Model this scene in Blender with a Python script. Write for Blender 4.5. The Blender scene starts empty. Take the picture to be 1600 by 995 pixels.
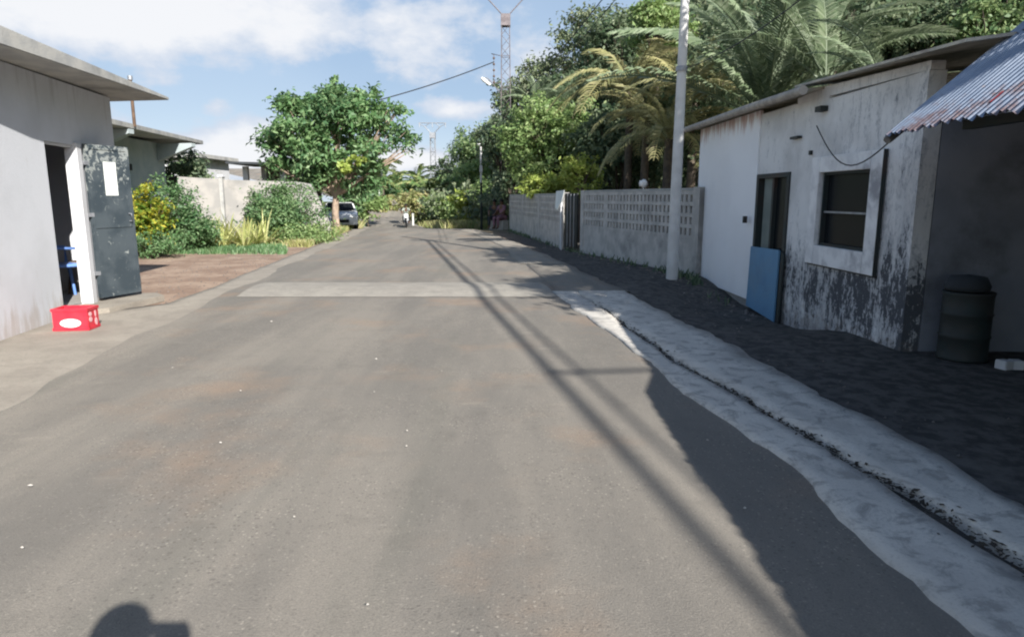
import bpy, bmesh, math, random
import numpy as np
from mathutils import Vector, Matrix, Euler

# ------------------------------------------------------------------ camera
S = bpy.context.scene
COL = S.collection
FPX = 1050.0
PITCH = math.atan(189.5 / FPX)
CH = 1.4
cam_d = bpy.data.cameras.new("camera")
cam = bpy.data.objects.new("camera", cam_d)
COL.objects.link(cam)
cam.location = (0, 0, CH)
cam.rotation_euler = (math.pi / 2 - PITCH, 0, 0)
cam_d.sensor_width = 36
cam_d.lens = 36 * FPX / 1600
cam_d.clip_start = 0.03
cam_d.clip_end = 3000
S.camera = cam
S.view_settings.view_transform = 'Standard'
S.view_settings.look = 'None'
S.view_settings.gamma = 1
S.view_settings.exposure = 0.9
S.cycles.filter_width = 2.1
S.cycles.max_bounces = 5
S.cycles.diffuse_bounces = 3
S.cycles.glossy_bounces = 2
S.cycles.transmission_bounces = 3
S.view_settings.use_curve_mapping = False

# ------------------------------------------------------------------ sun
SUNV = Vector((0.81, -1.46, 1.0)).normalized()
SUN_EL = math.asin(SUNV.z)
SUN_AZ = math.atan2(SUNV.x, SUNV.y)
sd = bpy.data.lights.new("sun", 'SUN')
sd.energy = 5.0
sd.angle = math.radians(0.55)
sd.color = (1.0, 0.968, 0.92)
so = bpy.data.objects.new("sun", sd)
so.rotation_euler = SUNV.to_track_quat('Z', 'Y').to_euler()
so.location = (20, -30, 40)
COL.objects.link(so)

# ------------------------------------------------------------------ sky
W = bpy.data.worlds.new("World")
S.world = W
W.use_nodes = True
nt = W.node_tree
nt.nodes.clear()
def N(tree, t, **kw):
    n = tree.nodes.new(t)
    for k, v in kw.items():
        setattr(n, k, v)
    return n
def MATH(tree, op, a, b=None, c=None, clamp=False):
    n = tree.nodes.new('ShaderNodeMath'); n.operation = op; n.use_clamp = clamp
    for i, v in enumerate((a, b, c)):
        if v is None: continue
        if isinstance(v, (int, float)): n.inputs[i].default_value = v
        else: tree.links.new(v, n.inputs[i])
    return n.outputs[0]
def MIXC(tree, f, a, b, mode='MIX'):
    n = tree.nodes.new('ShaderNodeMix'); n.data_type = 'RGBA'; n.blend_type = mode
    for i, v in ((0, f), (6, a), (7, b)):
        if isinstance(v, (int, float)): n.inputs[i].default_value = v
        elif isinstance(v, tuple): n.inputs[i].default_value = (*v[:3], 1)
        else: tree.links.new(v, n.inputs[i])
    return n.outputs[2]
def MR(tree, v, a, b, c=0.0, d=1.0, smooth=True):
    n = tree.nodes.new('ShaderNodeMapRange')
    n.interpolation_type = 'SMOOTHSTEP' if smooth else 'LINEAR'
    tree.links.new(v, n.inputs[0])
    for i, k in enumerate((a, b, c, d)): n.inputs[i + 1].default_value = k
    return n.outputs[0]
sky = N(nt, 'ShaderNodeTexSky', sky_type='NISHITA', sun_disc=False)
sky.sun_elevation = SUN_EL
sky.sun_rotation = SUN_AZ
sky.air_density = 1.0
sky.dust_density = 0.6
tc = N(nt, 'ShaderNodeTexCoord')
sep = N(nt, 'ShaderNodeSeparateXYZ')
nt.links.new(tc.outputs['Generated'], sep.inputs[0])
az = MATH(nt, 'ARCTAN2', sep.outputs[0], sep.outputs[1])
el = MATH(nt, 'ARCSINE', sep.outputs[2])
cmb = N(nt, 'ShaderNodeCombineXYZ')
nt.links.new(az, cmb.inputs[0]); nt.links.new(MATH(nt, 'MULTIPLY', el, 1.7), cmb.inputs[1])
nz = N(nt, 'ShaderNodeTexNoise'); nz.inputs['Scale'].default_value = 9.0
nz.inputs['Detail'].default_value = 7; nz.inputs['Roughness'].default_value = 0.6
nt.links.new(cmb.outputs[0], nz.inputs['Vector'])
nf = nz.outputs['Fac']
nz2 = N(nt, 'ShaderNodeTexNoise'); nz2.inputs['Scale'].default_value = 2.2
nz2.inputs['Detail'].default_value = 3
nt.links.new(cmb.outputs[0], nz2.inputs['Vector'])
# cloud banks by heading and height above the horizon: (azimuth deg, elevation deg, half width, half height, weight)
BANKS = [(-31, 13.6, 17, 4.4, 1.3), (-18.0, 13.0, 6.5, 3.2, 1.0), (-7.0, 12.5, 7.0, 3.8, .66), (-19, 18.0, 22, 2.2, .8),
         (-22, 3.2, 7.0, 3.0, 1.0), (-33, 5.0, 9, 1.6, .55), (-4.5, 7.0, 3.8, 1.2, .85), (-9, 3.0, 6.0, 1.5, .9), (-14, 6.4, 3.0, 1.2, .5),
         (3, 9.5, 8, 5.5, .6), (-23, 6.6, 1.8, 1.1, .7), (12, 22, 16, 6, .6), (-45, 22, 18, 7, .8), (40, 14, 14, 6, .7), (-60, 9, 12, 5, .7)]
dens = None
for (a, e, w, h, k) in BANKS:
    dx = MATH(nt, 'DIVIDE', MATH(nt, 'SUBTRACT', az, math.radians(a)), math.radians(w))
    dy = MATH(nt, 'DIVIDE', MATH(nt, 'SUBTRACT', el, math.radians(e)), math.radians(h))
    r2 = MATH(nt, 'ADD', MATH(nt, 'MULTIPLY', dx, dx), MATH(nt, 'MULTIPLY', dy, dy))
    g = MATH(nt, 'MULTIPLY', MATH(nt, 'EXPONENT', MATH(nt, 'MULTIPLY', r2, -1.0)), k)
    dens = g if dens is None else MATH(nt, 'MAXIMUM', dens, g)
dn = MATH(nt, 'ADD', dens, MATH(nt, 'MULTIPLY', MATH(nt, 'SUBTRACT', nf, 0.5), 1.7))
cl = MR(nt, dn, 0.28, 0.60)
cl2 = MR(nt, dn, 0.48, 0.95)
veil = MR(nt, el, 0.0, 0.36, 0.55, 0.0)
sky_s = MIXC(nt, 1.0, sky.outputs[0], (0.09, 0.09, 0.09), 'MULTIPLY')
front = MR(nt, el, 0.29, 0.40, 1.0, 0.0)
front2 = MATH(nt, 'MULTIPLY', front, MR(nt, sep.outputs[1], 0.35, 0.75))
base_blue = MIXC(nt, MR(nt, el, 0.0, 0.16), (0.34, 0.41, 0.50), (0.205, 0.28, 0.39))
base_blue = MIXC(nt, MR(nt, nz2.outputs['Fac'], 0.42, 0.62, 0.0, 0.35), base_blue, (0.33, 0.39, 0.47))
b0 = MIXC(nt, MATH(nt, 'MULTIPLY', front2, 0.85), sky_s, base_blue)
ccol = MIXC(nt, cl2, (0.355, 0.395, 0.46), (0.50, 0.505, 0.52))
b1 = MIXC(nt, MATH(nt, 'MULTIPLY', cl, MATH(nt, 'MULTIPLY', MATH(nt, 'MAXIMUM', front2, MATH(nt, 'MULTIPLY', front, .25)), 0.95)), b0, ccol)
bg = N(nt, 'ShaderNodeBackground')
bg.inputs[1].default_value = 1.0
nt.links.new(b1, bg.inputs[0])
wo = N(nt, 'ShaderNodeOutputWorld')
nt.links.new(bg.outputs[0], wo.inputs[0])

# ------------------------------------------------------------------ helpers
def spot(px, py, Y):
    """world point at distance Y seen at photo position (px, py)"""
    u = (px - 800) / FPX; v = (497.5 - py) / FPX
    c, s = math.cos(PITCH), math.sin(PITCH)
    d = Vector((u, c + v * s, -s + v * c)); t = Y / d.y
    return Vector((0, 0, CH)) + d * t
def sm(a, b, v):
    t = max(0.0, min(1.0, (v - a) / (b - a))); return t * t * (3 - 2 * t)
def foot(y):
    return 9.0 - 0.25 * max(0.0, y - 10)
def gz(x, y):
    """height of the land"""
    z = 0.0
    if y > 30: z = -0.0432 * (min(y, 95) - 30)
    if y > 51: z -= .062 * (min(y, 80) - 51)
    h = (x - foot(y))
    if h > 0:
        z += min(44.0, 0.86 * h * sm(0, 4, h)) * sm(2, 14, y) * (1 - sm(100, 150, y))
    z -= 0.22 * sm(2.25, 2.9, x) * sm(7.0, 8.6, y) * (1 - sm(10.2, 12.2, y)) * (1 - sm(6, 8, x))
    if x < -13 and y > 20: z += 0.0
    return z
def put(o, label=None, cat=None, group=None, kind=None):
    if label: o['label'] = label
    if cat: o['category'] = cat
    if group: o['group'] = group
    if kind: o['kind'] = kind
    return o
def thing(name, label, cat, loc=(0, 0, 0), rz=0.0, group=None):
    o = bpy.data.objects.new(name, None)
    o.empty_display_size = 0.2
    o.location = loc; o.rotation_euler = (0, 0, rz)
    COL.objects.link(o)
    return put(o, label, cat, group)
def copy_tree(o, parent=None):
    c = o.copy(); COL.objects.link(c)
    if parent is not None: c.parent = parent
    for ch in [k for k in bpy.data.objects if k.parent == o]:
        copy_tree(ch, c)
    return c
class MB:
    def __init__(self): self.v = []; self.f = []; self.sm = []
    def add(self, vs, fs, smooth=False):
        n = len(self.v)
        self.v += [tuple(p) for p in vs]
        for f in fs: self.f.append(tuple(i + n for i in f)); self.sm.append(smooth)
        return self
    def box(self, x0, x1, y0, y1, z0, z1, M=None, taper=None):
        vs = [(x0, y0, z0), (x1, y0, z0), (x1, y1, z0), (x0, y1, z0), (x0, y0, z1), (x1, y0, z1), (x1, y1, z1), (x0, y1, z1)]
        if M is not None: vs = [M @ Vector(p) for p in vs]
        return self.add(vs, [(0, 3, 2, 1), (4, 5, 6, 7), (0, 1, 5, 4), (1, 2, 6, 5), (2, 3, 7, 6), (3, 0, 4, 7)])
    def prism(self, pts, z0, z1):
        """polygon in plan, counter-clockwise; z0/z1 numbers or per-point lists"""
        n = len(pts)
        a = z0 if isinstance(z0, (list, tuple)) else [z0] * n
        b = z1 if isinstance(z1, (list, tuple)) else [z1] * n
        vs = [(p[0], p[1], a[i]) for i, p in enumerate(pts)] + [(p[0], p[1], b[i]) for i, p in enumerate(pts)]
        fs = [tuple(range(n - 1, -1, -1)), tuple(range(n, 2 * n))] + [(i, (i + 1) % n, n + (i + 1) % n, n + i) for i in range(n)]
        return self.add(vs, fs)
    def extrude(self, pts, d):
        """closed 3-D outline pushed along the vector d"""
        n = len(pts); d = Vector(d)
        vs = [Vector(p) for p in pts] + [Vector(p) + d for p in pts]
        fs = [tuple(range(n - 1, -1, -1)), tuple(range(n, 2 * n))] + [(i, (i + 1) % n, n + (i + 1) % n, n + i) for i in range(n)]
        return self.add(vs, fs)
    def tube(self, pts, r, seg=8, cap=True):
        pts = [Vector(p) for p in pts]; n = len(pts)
        rs = r if isinstance(r, (list, tuple)) else [r] * n
        up = Vector((0, 0, 1)); rings = []
        for i, p in enumerate(pts):
            d = (pts[min(i + 1, n - 1)] - pts[max(i - 1, 0)]).normalized()
            a = d.cross(up)
            if a.length < 1e-3: a = d.cross(Vector((0, 1, 0)))
            a.normalize(); b = a.cross(d).normalized()
            rings.append([p + (a * math.cos(2 * math.pi * k / seg) + b * math.sin(2 * math.pi * k / seg)) * rs[i] for k in range(seg)])
        vs = [q for R in rings for q in R]; fs = []
        for i in range(n - 1):
            for k in range(seg):
                k2 = (k + 1) % seg
                fs.append((i * seg + k, i * seg + k2, (i + 1) * seg + k2, (i + 1) * seg + k))
        self.add(vs, fs, True)
        if cap:
            self.add(rings[0], [tuple(range(seg))]); self.add(rings[-1], [tuple(range(seg - 1, -1, -1))])
        return self
    def lathe(self, prof, c=(0, 0, 0), seg=16, axis='Z', M=None):
        vs = []; fs = []
        for (r, z) in prof:
            for k in range(seg):
                a = 2 * math.pi * k / seg
                p = Vector((r * math.cos(a), r * math.sin(a), z))
                if axis == 'X': p = Vector((p.z, p.x, p.y))
                if axis == 'Y': p = Vector((p.x, p.z, p.y))
                if M is not None: p = M @ p
                vs.append(p + Vector(c))
        for i in range(len(prof) - 1):
            for k in range(seg):
                k2 = (k + 1) % seg
                fs.append((i * seg + k, i * seg + k2, (i + 1) * seg + k2, (i + 1) * seg + k))
        return self.add(vs, fs, True)
    def ball(self, c, r, seg=12, rings=8):
        rr = r if isinstance(r, (tuple, list)) else (r, r, r)
        vs = []; fs = []
        for i in range(rings + 1):
            t = math.pi * i / rings
            for k in range(seg):
                a = 2 * math.pi * k / seg
                vs.append((c[0] + rr[0] * math.sin(t) * math.cos(a), c[1] + rr[1] * math.sin(t) * math.sin(a), c[2] + rr[2] * math.cos(t)))
        for i in range(rings):
            for k in range(seg):
                k2 = (k + 1) % seg
                fs.append((i * seg + k, (i + 1) * seg + k, (i + 1) * seg + k2, i * seg + k2))
        return self.add(vs, fs, True)
    def build(self, name, m, parent=None, bevel=0.0):
        me = bpy.data.meshes.new(name)
        me.from_pydata(self.v, [], self.f)
        me.polygons.foreach_set('use_smooth', self.sm)
        me.materials.append(m); me.update()
        if bevel:
            bm = bmesh.new(); bm.from_mesh(me)
            bmesh.ops.remove_doubles(bm, verts=bm.verts, dist=1e-5)
            es = [e for e in bm.edges if len(e.link_faces) == 2 and e.calc_face_angle(0) > 0.5]
            bmesh.ops.bevel(bm, geom=es, offset=bevel, segments=2, affect='EDGES', clamp_overlap=True)
            bm.to_mesh(me); bm.free()
        o = bpy.data.objects.new(name, me); COL.objects.link(o)
        if parent is not None: o.parent = parent
        return o
def np_mesh(name, verts, quads, m, parent=None, smooth=False):
    me = bpy.data.meshes.new(name)
    nv, nf = len(verts), len(quads)
    me.vertices.add(nv); me.loops.add(nf * 4); me.polygons.add(nf)
    me.vertices.foreach_set('co', np.ascontiguousarray(verts, dtype=np.float32).ravel())
    me.loops.foreach_set('vertex_index', np.ascontiguousarray(quads, dtype=np.int32).ravel())
    me.polygons.foreach_set('loop_start', np.arange(0, nf * 4, 4, dtype=np.int32))
    me.polygons.foreach_set('loop_total', np.full(nf, 4, dtype=np.int32))
    me.update(calc_edges=True); me.validate()
    me.materials.append(m)
    if smooth: me.polygons.foreach_set('use_smooth', [True] * nf)
    o = bpy.data.objects.new(name, me); COL.objects.link(o)
    if parent is not None: o.parent = parent
    return o

# ------------------------------------------------------------------ materials
def new_mat(name):
    m = bpy.data.materials.new(name); m.use_nodes = True
    t = m.node_tree; b = t.nodes['Principled BSDF']
    return m, t, b
def noise(t, vec, scale, detail=4, rough=.55, dist=0.0):
    n = t.nodes.new('ShaderNodeTexNoise'); n.inputs['Scale'].default_value = scale
    n.inputs['Detail'].default_value = detail; n.inputs['Roughness'].default_value = rough
    n.inputs['Distortion'].default_value = dist
    if vec is not None: t.links.new(vec, n.inputs['Vector'])
    return n.outputs['Fac']
def pos(t, sc=None):
    g = t.nodes.new('ShaderNodeNewGeometry')
    if sc is None: return g.outputs['Position']
    mp = t.nodes.new('ShaderNodeMapping'); mp.inputs['Scale'].default_value = sc
    t.links.new(g.outputs['Position'], mp.inputs['Vector']); return mp.outputs[0]
def bump(t, b, h, strength=.3, dist=.02):
    n = t.nodes.new('ShaderNodeBump'); n.inputs['Strength'].default_value = strength; n.inputs['Distance'].default_value = dist
    t.links.new(h, n.inputs['Height']); t.links.new(n.outputs[0], b.inputs['Normal'])
def mat(name, c1, c2=None, scale=6.0, rough=.8, bmp=.15, metal=0.0, bs=40.0, spec=.3, dirt=None, lo=.38, hi=.62):
    m, t, b = new_mat(name)
    p = pos(t); c2 = c2 or tuple(v * .8 for v in c1)
    f = MR(t, noise(t, p, scale, 6), lo, hi)
    c = MIXC(t, f, c1, c2)
    if dirt:
        c = MIXC(t, MR(t, noise(t, p, scale * .37, 8, .65), .52, .7, 0, .8), c, dirt)
    t.links.new(c, b.inputs['Base Color'])
    b.inputs['Roughness'].default_value = rough; b.inputs['Metallic'].default_value = metal
    b.inputs['Specular IOR Level'].default_value = spec
    if bmp: bump(t, b, noise(t, p, bs, 5), bmp, .01)
    return m
def leafmat(name, dark, mid, light, wscale=.5, trans=.35, rough=.5, lo=.40, hi=.60):
    m, t, b = new_mat(name)
    g = t.nodes.new('ShaderNodeNewGeometry')
    f = MR(t, noise(t, g.outputs['Position'], wscale, 3), lo, hi)
    c = MIXC(t, f, dark, mid)
    r = t.nodes.new('ShaderNodeMath'); r.operation = 'POWER'; r.inputs[1].default_value = 2.2
    t.links.new(g.outputs['Random Per Island'], r.inputs[0])
    c = MIXC(t, r.outputs[0], c, light)
    t.links.new(c, b.inputs['Base Color']); b.inputs['Roughness'].default_value = rough
    b.inputs['Specular IOR Level'].default_value = .35
    tr = t.nodes.new('ShaderNodeBsdfTranslucent')
    hs = t.nodes.new('ShaderNodeHueSaturation'); hs.inputs['Value'].default_value = 1.5; hs.inputs['Hue'].default_value = .485
    t.links.new(c, hs.inputs['Color']); t.links.new(hs.outputs[0], tr.inputs['Color'])
    mx = t.nodes.new('ShaderNodeMixShader'); mx.inputs[0].default_value = trans
    t.links.new(b.outputs[0], mx.inputs[1]); t.links.new(tr.outputs[0], mx.inputs[2])
    t.links.new(mx.outputs[0], t.nodes['Material Output'].inputs[0])
    return m

def ground_mat():
    m, t, b = new_mat('land')
    g = t.nodes.new('ShaderNodeNewGeometry'); P = g.outputs['Position']
    s = t.nodes.new('ShaderNodeSeparateXYZ'); t.links.new(P, s.inputs[0])
    n1 = noise(t, P, 1.3, 8, .6); n2 = noise(t, P, 9, 8, .65)
    red = MIXC(t, MR(t, n1, .4, .62), (.25, .175, .13), (.35, .26, .195))
    red = MIXC(t, MR(t, n2, .48, .66, 0, .55), red, (.19, .125, .09))
    drk = MIXC(t, MR(t, n2, .4, .6), (.062, .058, .054), (.115, .105, .095))
    drk = MIXC(t, MR(t, n1, .55, .68, 0, .5), drk, (.17, .155, .135))
    c = MIXC(t, MR(t, s.outputs[0], -1.5, 1.0), red, drk)
    gn = MIXC(t, MR(t, n1, .4, .6), (.05, .075, .02), (.12, .12, .04))
    far = MATH(t, 'MAXIMUM', MR(t, s.outputs[1], 24, 36), MR(t, s.outputs[2], .5, 1.5))
    c = MIXC(t, far, c, gn)
    t.links.new(c, b.inputs['Base Color']); b.inputs['Roughness'].default_value = .95
    b.inputs['Specular IOR Level'].default_value = .1
    bump(t, b, noise(t, P, 38, 8, .7), .22, .008)
    return m
def asphalt_mat():
    m, t, b = new_mat('asphalt')
    P = pos(t); PS = pos(t, (1.2, .22, 1))
    c = MIXC(t, MR(t, noise(t, PS, 1.1, 6, .6), .36, .66), (.188, .172, .148), (.268, .240, .200))
    # red dust drifted over the surface
    c = MIXC(t, MR(t, noise(t, P, .75, 7, .6), .50, .72, 0, .6), c, (.33, .225, .150))
    c = MIXC(t, MR(t, noise(t, pos(t, (.8, 2.2, 1)), 1.6, 7, .62), .60, .72, 0, .55), c, (.31, .275, .225))
    # greenish oily wheel band
    c = MIXC(t, MR(t, noise(t, pos(t, (2.2, .16, 1)), .8, 4, .5), .56, .70, 0, .45), c, (.150, .147, .122))
    # exposed pale and dark chippings
    v = t.nodes.new('ShaderNodeTexVoronoi'); v.inputs['Scale'].default_value = 62; t.links.new(P, v.inputs['Vector'])
    sc = t.nodes.new('ShaderNodeSeparateColor'); t.links.new(v.outputs['Color'], sc.inputs[0])
    patch = MR(t, noise(t, P, .9, 4, .6), .42, .62, .35, 1)
    pale = MATH(t, 'MULTIPLY', MATH(t, 'MULTIPLY', MR(t, sc.outputs[0], .80, .86), MR(t, v.outputs['Distance'], .5, .25)), patch)
    darkc = MATH(t, 'MULTIPLY', MATH(t, 'MULTIPLY', MR(t, sc.outputs[1], .72, .8), MR(t, v.outputs['Distance'], .55, .3)), patch)
    c = MIXC(t, MATH(t, 'MULTIPLY', darkc, .55), c, (.09, .08, .07))
    c = MIXC(t, MATH(t, 'MULTIPLY', pale, .45), c, (.50, .45, .37))
    c = MIXC(t, MR(t, noise(t, P, 3.2, 9, .75), .50, .70, 0, .35), c, (.130, .118, .100))
    c = MIXC(t, MR(t, noise(t, P, 130, 3, .7), .4, .62, 0, .4), c, (.125, .113, .098))
    t.links.new(c, b.inputs['Base Color']); b.inputs['Roughness'].default_value = .85
    b.inputs['Specular IOR Level'].default_value = .25
    h = MATH(t, 'ADD', noise(t, P, 110, 4, .7), MATH(t, 'MULTIPLY', noise(t, P, 7, 5), .7))
    bump(t, b, h, .55, .008)
    return m
def concrete_mat(name, c1, c2, c3, sc=1.0):
    m, t, b = new_mat(name); P = pos(t)
    c = MIXC(t, MR(t, noise(t, P, 1.7 * sc, 8, .62), .35, .65), c1, c2)
    c = MIXC(t, MR(t, noise(t, P, 6 * sc, 9, .74, .6), .48, .62, 0, .9 if name == 'worn_concrete' else .45), c, c3)
    c = MIXC(t, MR(t, noise(t, pos(t, (1.6, .5, 1)), 1.1 * sc, 6, .65), .48, .68, 0, .6 if name == 'worn_concrete' else .2), c, tuple(v * .58 for v in c1))
    c = MIXC(t, MR(t, noise(t, P, 60, 4, .7), .5, .68, 0, .4), c, tuple(v * .6 for v in c1))
    t.links.new(c, b.inputs['Base Color']); b.inputs['Roughness'].default_value = .9
    b.inputs['Specular IOR Level'].default_value = .2
    bump(t, b, MATH(t, 'ADD', noise(t, P, 45, 6, .7), MATH(t, 'MULTIPLY', noise(t, P, 5, 5), .8)), .5, .012)
    return m
def limewash_mat():
    """old white limewash with black mould, heaviest low down and under the window"""
    m, t, b = new_mat('limewash_wall')
    g = t.nodes.new('ShaderNodeNewGeometry'); P = g.outputs['Position']
    s = t.nodes.new('ShaderNodeSeparateXYZ'); t.links.new(P, s.inputs[0])
    st = pos(t, (3, 3, .75))
    n1 = noise(t, st, 2.6, 9, .68, .5); n2 = noise(t, P, 9, 8, .7); n3 = noise(t, P, 1.1, 5, .6)
    low = MATH(t, 'ADD', MR(t, s.outputs[2], 1.25, .35, 0, .17), MR(t, s.outputs[2], .35, .0, 0, -.05))
    near = MR(t, s.outputs[1], 8.4, 6.6, 0, .05)
    n4 = noise(t, pos(t, (1.4, 1.4, .8)), 17, 6, .72, .8)
    k = MATH(t, 'ADD', MATH(t, 'ADD', MATH(t, 'MULTIPLY', n1, .55), low), MATH(t, 'ADD', near, MATH(t, 'MULTIPLY', n4, .5)))
    c = MIXC(t, MR(t, n3, .35, .65), (.56, .55, .54), (.74, .73, .72))
    c = MIXC(t, MR(t, k, .555, .68, 0, .65), c, (.31, .32, .34))
    c = MIXC(t, MR(t, k, .672, .722, 0, .92), c, (.06, .065, .075))
    c = MIXC(t, MR(t, MATH(t, 'ADD', n2, MR(t, s.outputs[2], .30, -.15, 0, .4)), .72, .95, 0, .5), c, (.20, .16, .13))
    t.links.new(c, b.inputs['Base Color']); b.inputs['Roughness'].default_value = .92
    b.inputs['Specular IOR Level'].default_value = .15
    bump(t, b, MATH(t, 'ADD', n1, n2), .6, .015)
    return m
def panel_mat():
    m, t, b = new_mat('white_board')
    g = t.nodes.new('ShaderNodeNewGeometry'); P = g.outputs['Position']
    s = t.nodes.new('ShaderNodeSeparateXYZ'); t.links.new(P, s.inputs[0])
    c = MIXC(t, MR(t, noise(t, P, 1.2, 5), .4, .6), (.80, .80, .82), (.84, .84, .86))
    top = MR(t, s.outputs[2], 2.1, 2.6, 0, .55)
    k = MATH(t, 'ADD', noise(t, pos(t, (6, 6, .7)), 1.8, 7, .65), MATH(t, 'MULTIPLY', top, .45))
    c = MIXC(t, MR(t, k, .66, .82, 0, .8), c, (.42, .24, .20))
    t.links.new(c, b.inputs['Base Color']); b.inputs['Roughness'].default_value = .6
    bump(t, b, noise(t, P, 30, 4), .12, .01)
    return m
def roofmat():
    m, t, b = new_mat('corrugated_iron')
    g = t.nodes.new('ShaderNodeNewGeometry'); P = g.outputs['Position']
    s = t.nodes.new('ShaderNodeSeparateXYZ'); t.links.new(P, s.inputs[0])
    n1 = noise(t, P, 2.2, 8, .65); n2 = noise(t, P, 14, 6, .7)
    c = MIXC(t, MR(t, n1, .38, .62), (.24, .29, .37), (.34, .39, .47))
    eave = MR(t, s.outputs[2], 2.35, 1.85, 0, .17)
    k = MATH(t, 'ADD', MATH(t, 'ADD', MATH(t, 'MULTIPLY', n1, .6), MATH(t, 'MULTIPLY', n2, .4)), eave)
    c = MIXC(t, MR(t, k, .60, .74, 0, .85), c, (.17, .095, .08))
    c = MIXC(t, MR(t, n2, .62, .70, 0, .6), c, (.45, .42, .42))
    t.links.new(c, b.inputs['Base Color']); b.inputs['Roughness'].default_value = .48
    b.inputs['Metallic'].default_value = .25
    bump(t, b, n2, .2, .005)
    return m
def doormat():
    m, t, b = new_mat('blotched_dark_metal'); P = pos(t)
    g = t.nodes.new('ShaderNodeNewGeometry')
    s = t.nodes.new('ShaderNodeSeparateXYZ'); t.links.new(g.outputs['Position'], s.inputs[0])
    n1 = noise(t, P, 11, 8, .72, .9)
    k = MATH(t, 'ADD', n1, MR(t, s.outputs[2], 1.2, 2.05, 0, .12))
    c = MIXC(t, MR(t, noise(t, P, 3, 5), .4, .6), (.035, .048, .058), (.06, .075, .085))
    c = MIXC(t, MR(t, k, .60, .68, 0, .7), c, (.34, .36, .34))
    t.links.new(c, b.inputs['Base Color']); b.inputs['Roughness'].default_value = .55
    bump(t, b, n1, .3, .006)
    return m
M_land = ground_mat(); M_asph = asphalt_mat()
M_conc = concrete_mat('worn_concrete', (.54, .505, .45), (.64, .60, .53), (.33, .31, .28))
M_apron = concrete_mat('sandy_apron', (.27, .24, .20), (.33, .295, .245), (.215, .19, .16), .7)
M_bump = concrete_mat('pale_hump', (.285, .262, .225), (.34, .312, .265), (.22, .205, .18), 1.6)
M_lime = limewash_mat(); M_board = panel_mat(); M_iron = roofmat(); M_leafdoor = doormat()
def stained_white():
    m, t, b = new_mat('painted_wall'); g = t.nodes.new('ShaderNodeNewGeometry'); P = g.outputs['Position']
    s = t.nodes.new('ShaderNodeSeparateXYZ'); t.links.new(P, s.inputs[0])
    c = MIXC(t, MR(t, noise(t, P, 1.4, 6, .6), .35, .65), (.595, .605, .63), (.535, .545, .565))
    k = MATH(t, 'ADD', noise(t, pos(t, (5, 5, .8)), 1.6, 8, .65), MR(t, s.outputs[2], .55, -.02, 0, .30))
    c = MIXC(t, MR(t, k, .62, .85, 0, .6), c, (.36, .31, .26))
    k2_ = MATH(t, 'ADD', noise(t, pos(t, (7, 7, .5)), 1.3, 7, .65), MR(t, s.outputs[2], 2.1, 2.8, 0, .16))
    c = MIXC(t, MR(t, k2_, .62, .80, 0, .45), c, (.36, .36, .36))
    c = MIXC(t, MR(t, noise(t, P, 26, 6, .7), .60, .72, 0, .25), c, (.40, .39, .38))
    t.links.new(c, b.inputs['Base Color']); b.inputs['Roughness'].default_value = .85; bump(t, b, noise(t, P, 35, 6), .25, .008); return m
M_wallL = stained_white()
M_white = mat('white_paint', (.60, .60, .61), (.56, .56, .57), 2.0, .75, .08, dirt=(.49, .48, .47))
M_offw = mat('room_white', (.82, .81, .80), (.76, .75, .74), 2.0, .8, .05)
M_slab = mat('weathered_slab', (.42, .41, .38), (.33, .33, .32), 3.5, .9, .3, dirt=(.22, .22, .21))
M_render = mat('cement_render', (.33, .31, .285), (.26, .25, .235), 2.5, .9, .3, dirt=(.20, .195, .18))
M_block = mat('cement_block', (.54, .51, .475), (.42, .40, .375), 4, .95, .5, dirt=(.26, .25, .24))
M_greenw = mat('grey_green_wall', (.36, .40, .40), (.30, .35, .36), 2, .85, .15)
M_black = mat('black_rubber', (.02, .02, .021), None, 8, .7, .1)
M_dark = mat('dark_opening', (.018, .018, .02), (.03, .03, .032), 3, .8, .0)
M_iron2 = mat('galvanised_steel', (.34, .35, .37), (.26, .27, .29), 9, .5, .1, .5)
M_steelr = mat('weathered_lattice_steel', (.20, .175, .18), (.13, .11, .115), 4, .6, .1, .2)
M_pole = mat('white_concrete_pole', (.62, .61, .59), (.54, .53, .51), 4, .7, .1)
M_cable = mat('black_cable', (.025, .025, .027), None, 4, .6, 0)
M_red = mat('red_plastic', (.62, .03, .05), (.52, .02, .04), 8, .4, 0, spec=.5)
M_mark = mat('white_print', (.85, .83, .80), (.80, .76, .74), 6, .5, 0)
M_pinkmark = mat('pale_pink_print', (.78, .50, .50), (.72, .42, .43), 6, .5, 0)
M_blue = mat('blue_plastic', (.19, .34, .74), (.16, .30, .68), 5, .4, 0, spec=.5)
M_blueboard = mat('blue_painted_board', (.13, .27, .42), (.11, .23, .37), 3, .6, .1, dirt=(.16, .26, .36))
M_brown = mat('brown_wood', (.13, .08, .05), (.09, .055, .035), 7, .7, .2)
M_bark = mat('pale_bark', (.36, .27, .20), (.24, .18, .14), 7, .9, .6)
M_barkd = mat('dark_bark', (.12, .095, .07), (.075, .06, .05), 7, .9, .6)
M_glass = new_mat('dark_glass')[0]
_b = M_glass.node_tree.nodes['Principled BSDF']; _b.inputs['Base Color'].default_value = (.012, .014, .016, 1); _b.inputs['Roughness'].default_value = .25; _b.inputs['Specular IOR Level'].default_value = .08
M_greyg = mat('grey_green_pane', (.17, .20, .19), (.13, .16, .155), 4, .5, 0)
M_paper = mat('paper', (.74, .76, .72), (.68, .70, .67), 5, .8, 0)
M_skin = mat('brown_skin', (.17, .09, .055), None, 4, .55, 0)
M_shirtw = mat('white_shirt', (.70, .71, .70), None, 5, .9, 0)
M_shirtr = mat('faded_red_cloth', (.26, .14, .17), (.20, .11, .14), 5, .9, 0)
M_shirtd = mat('dark_cloth', (.04, .045, .05), None, 5, .9, 0)
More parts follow.
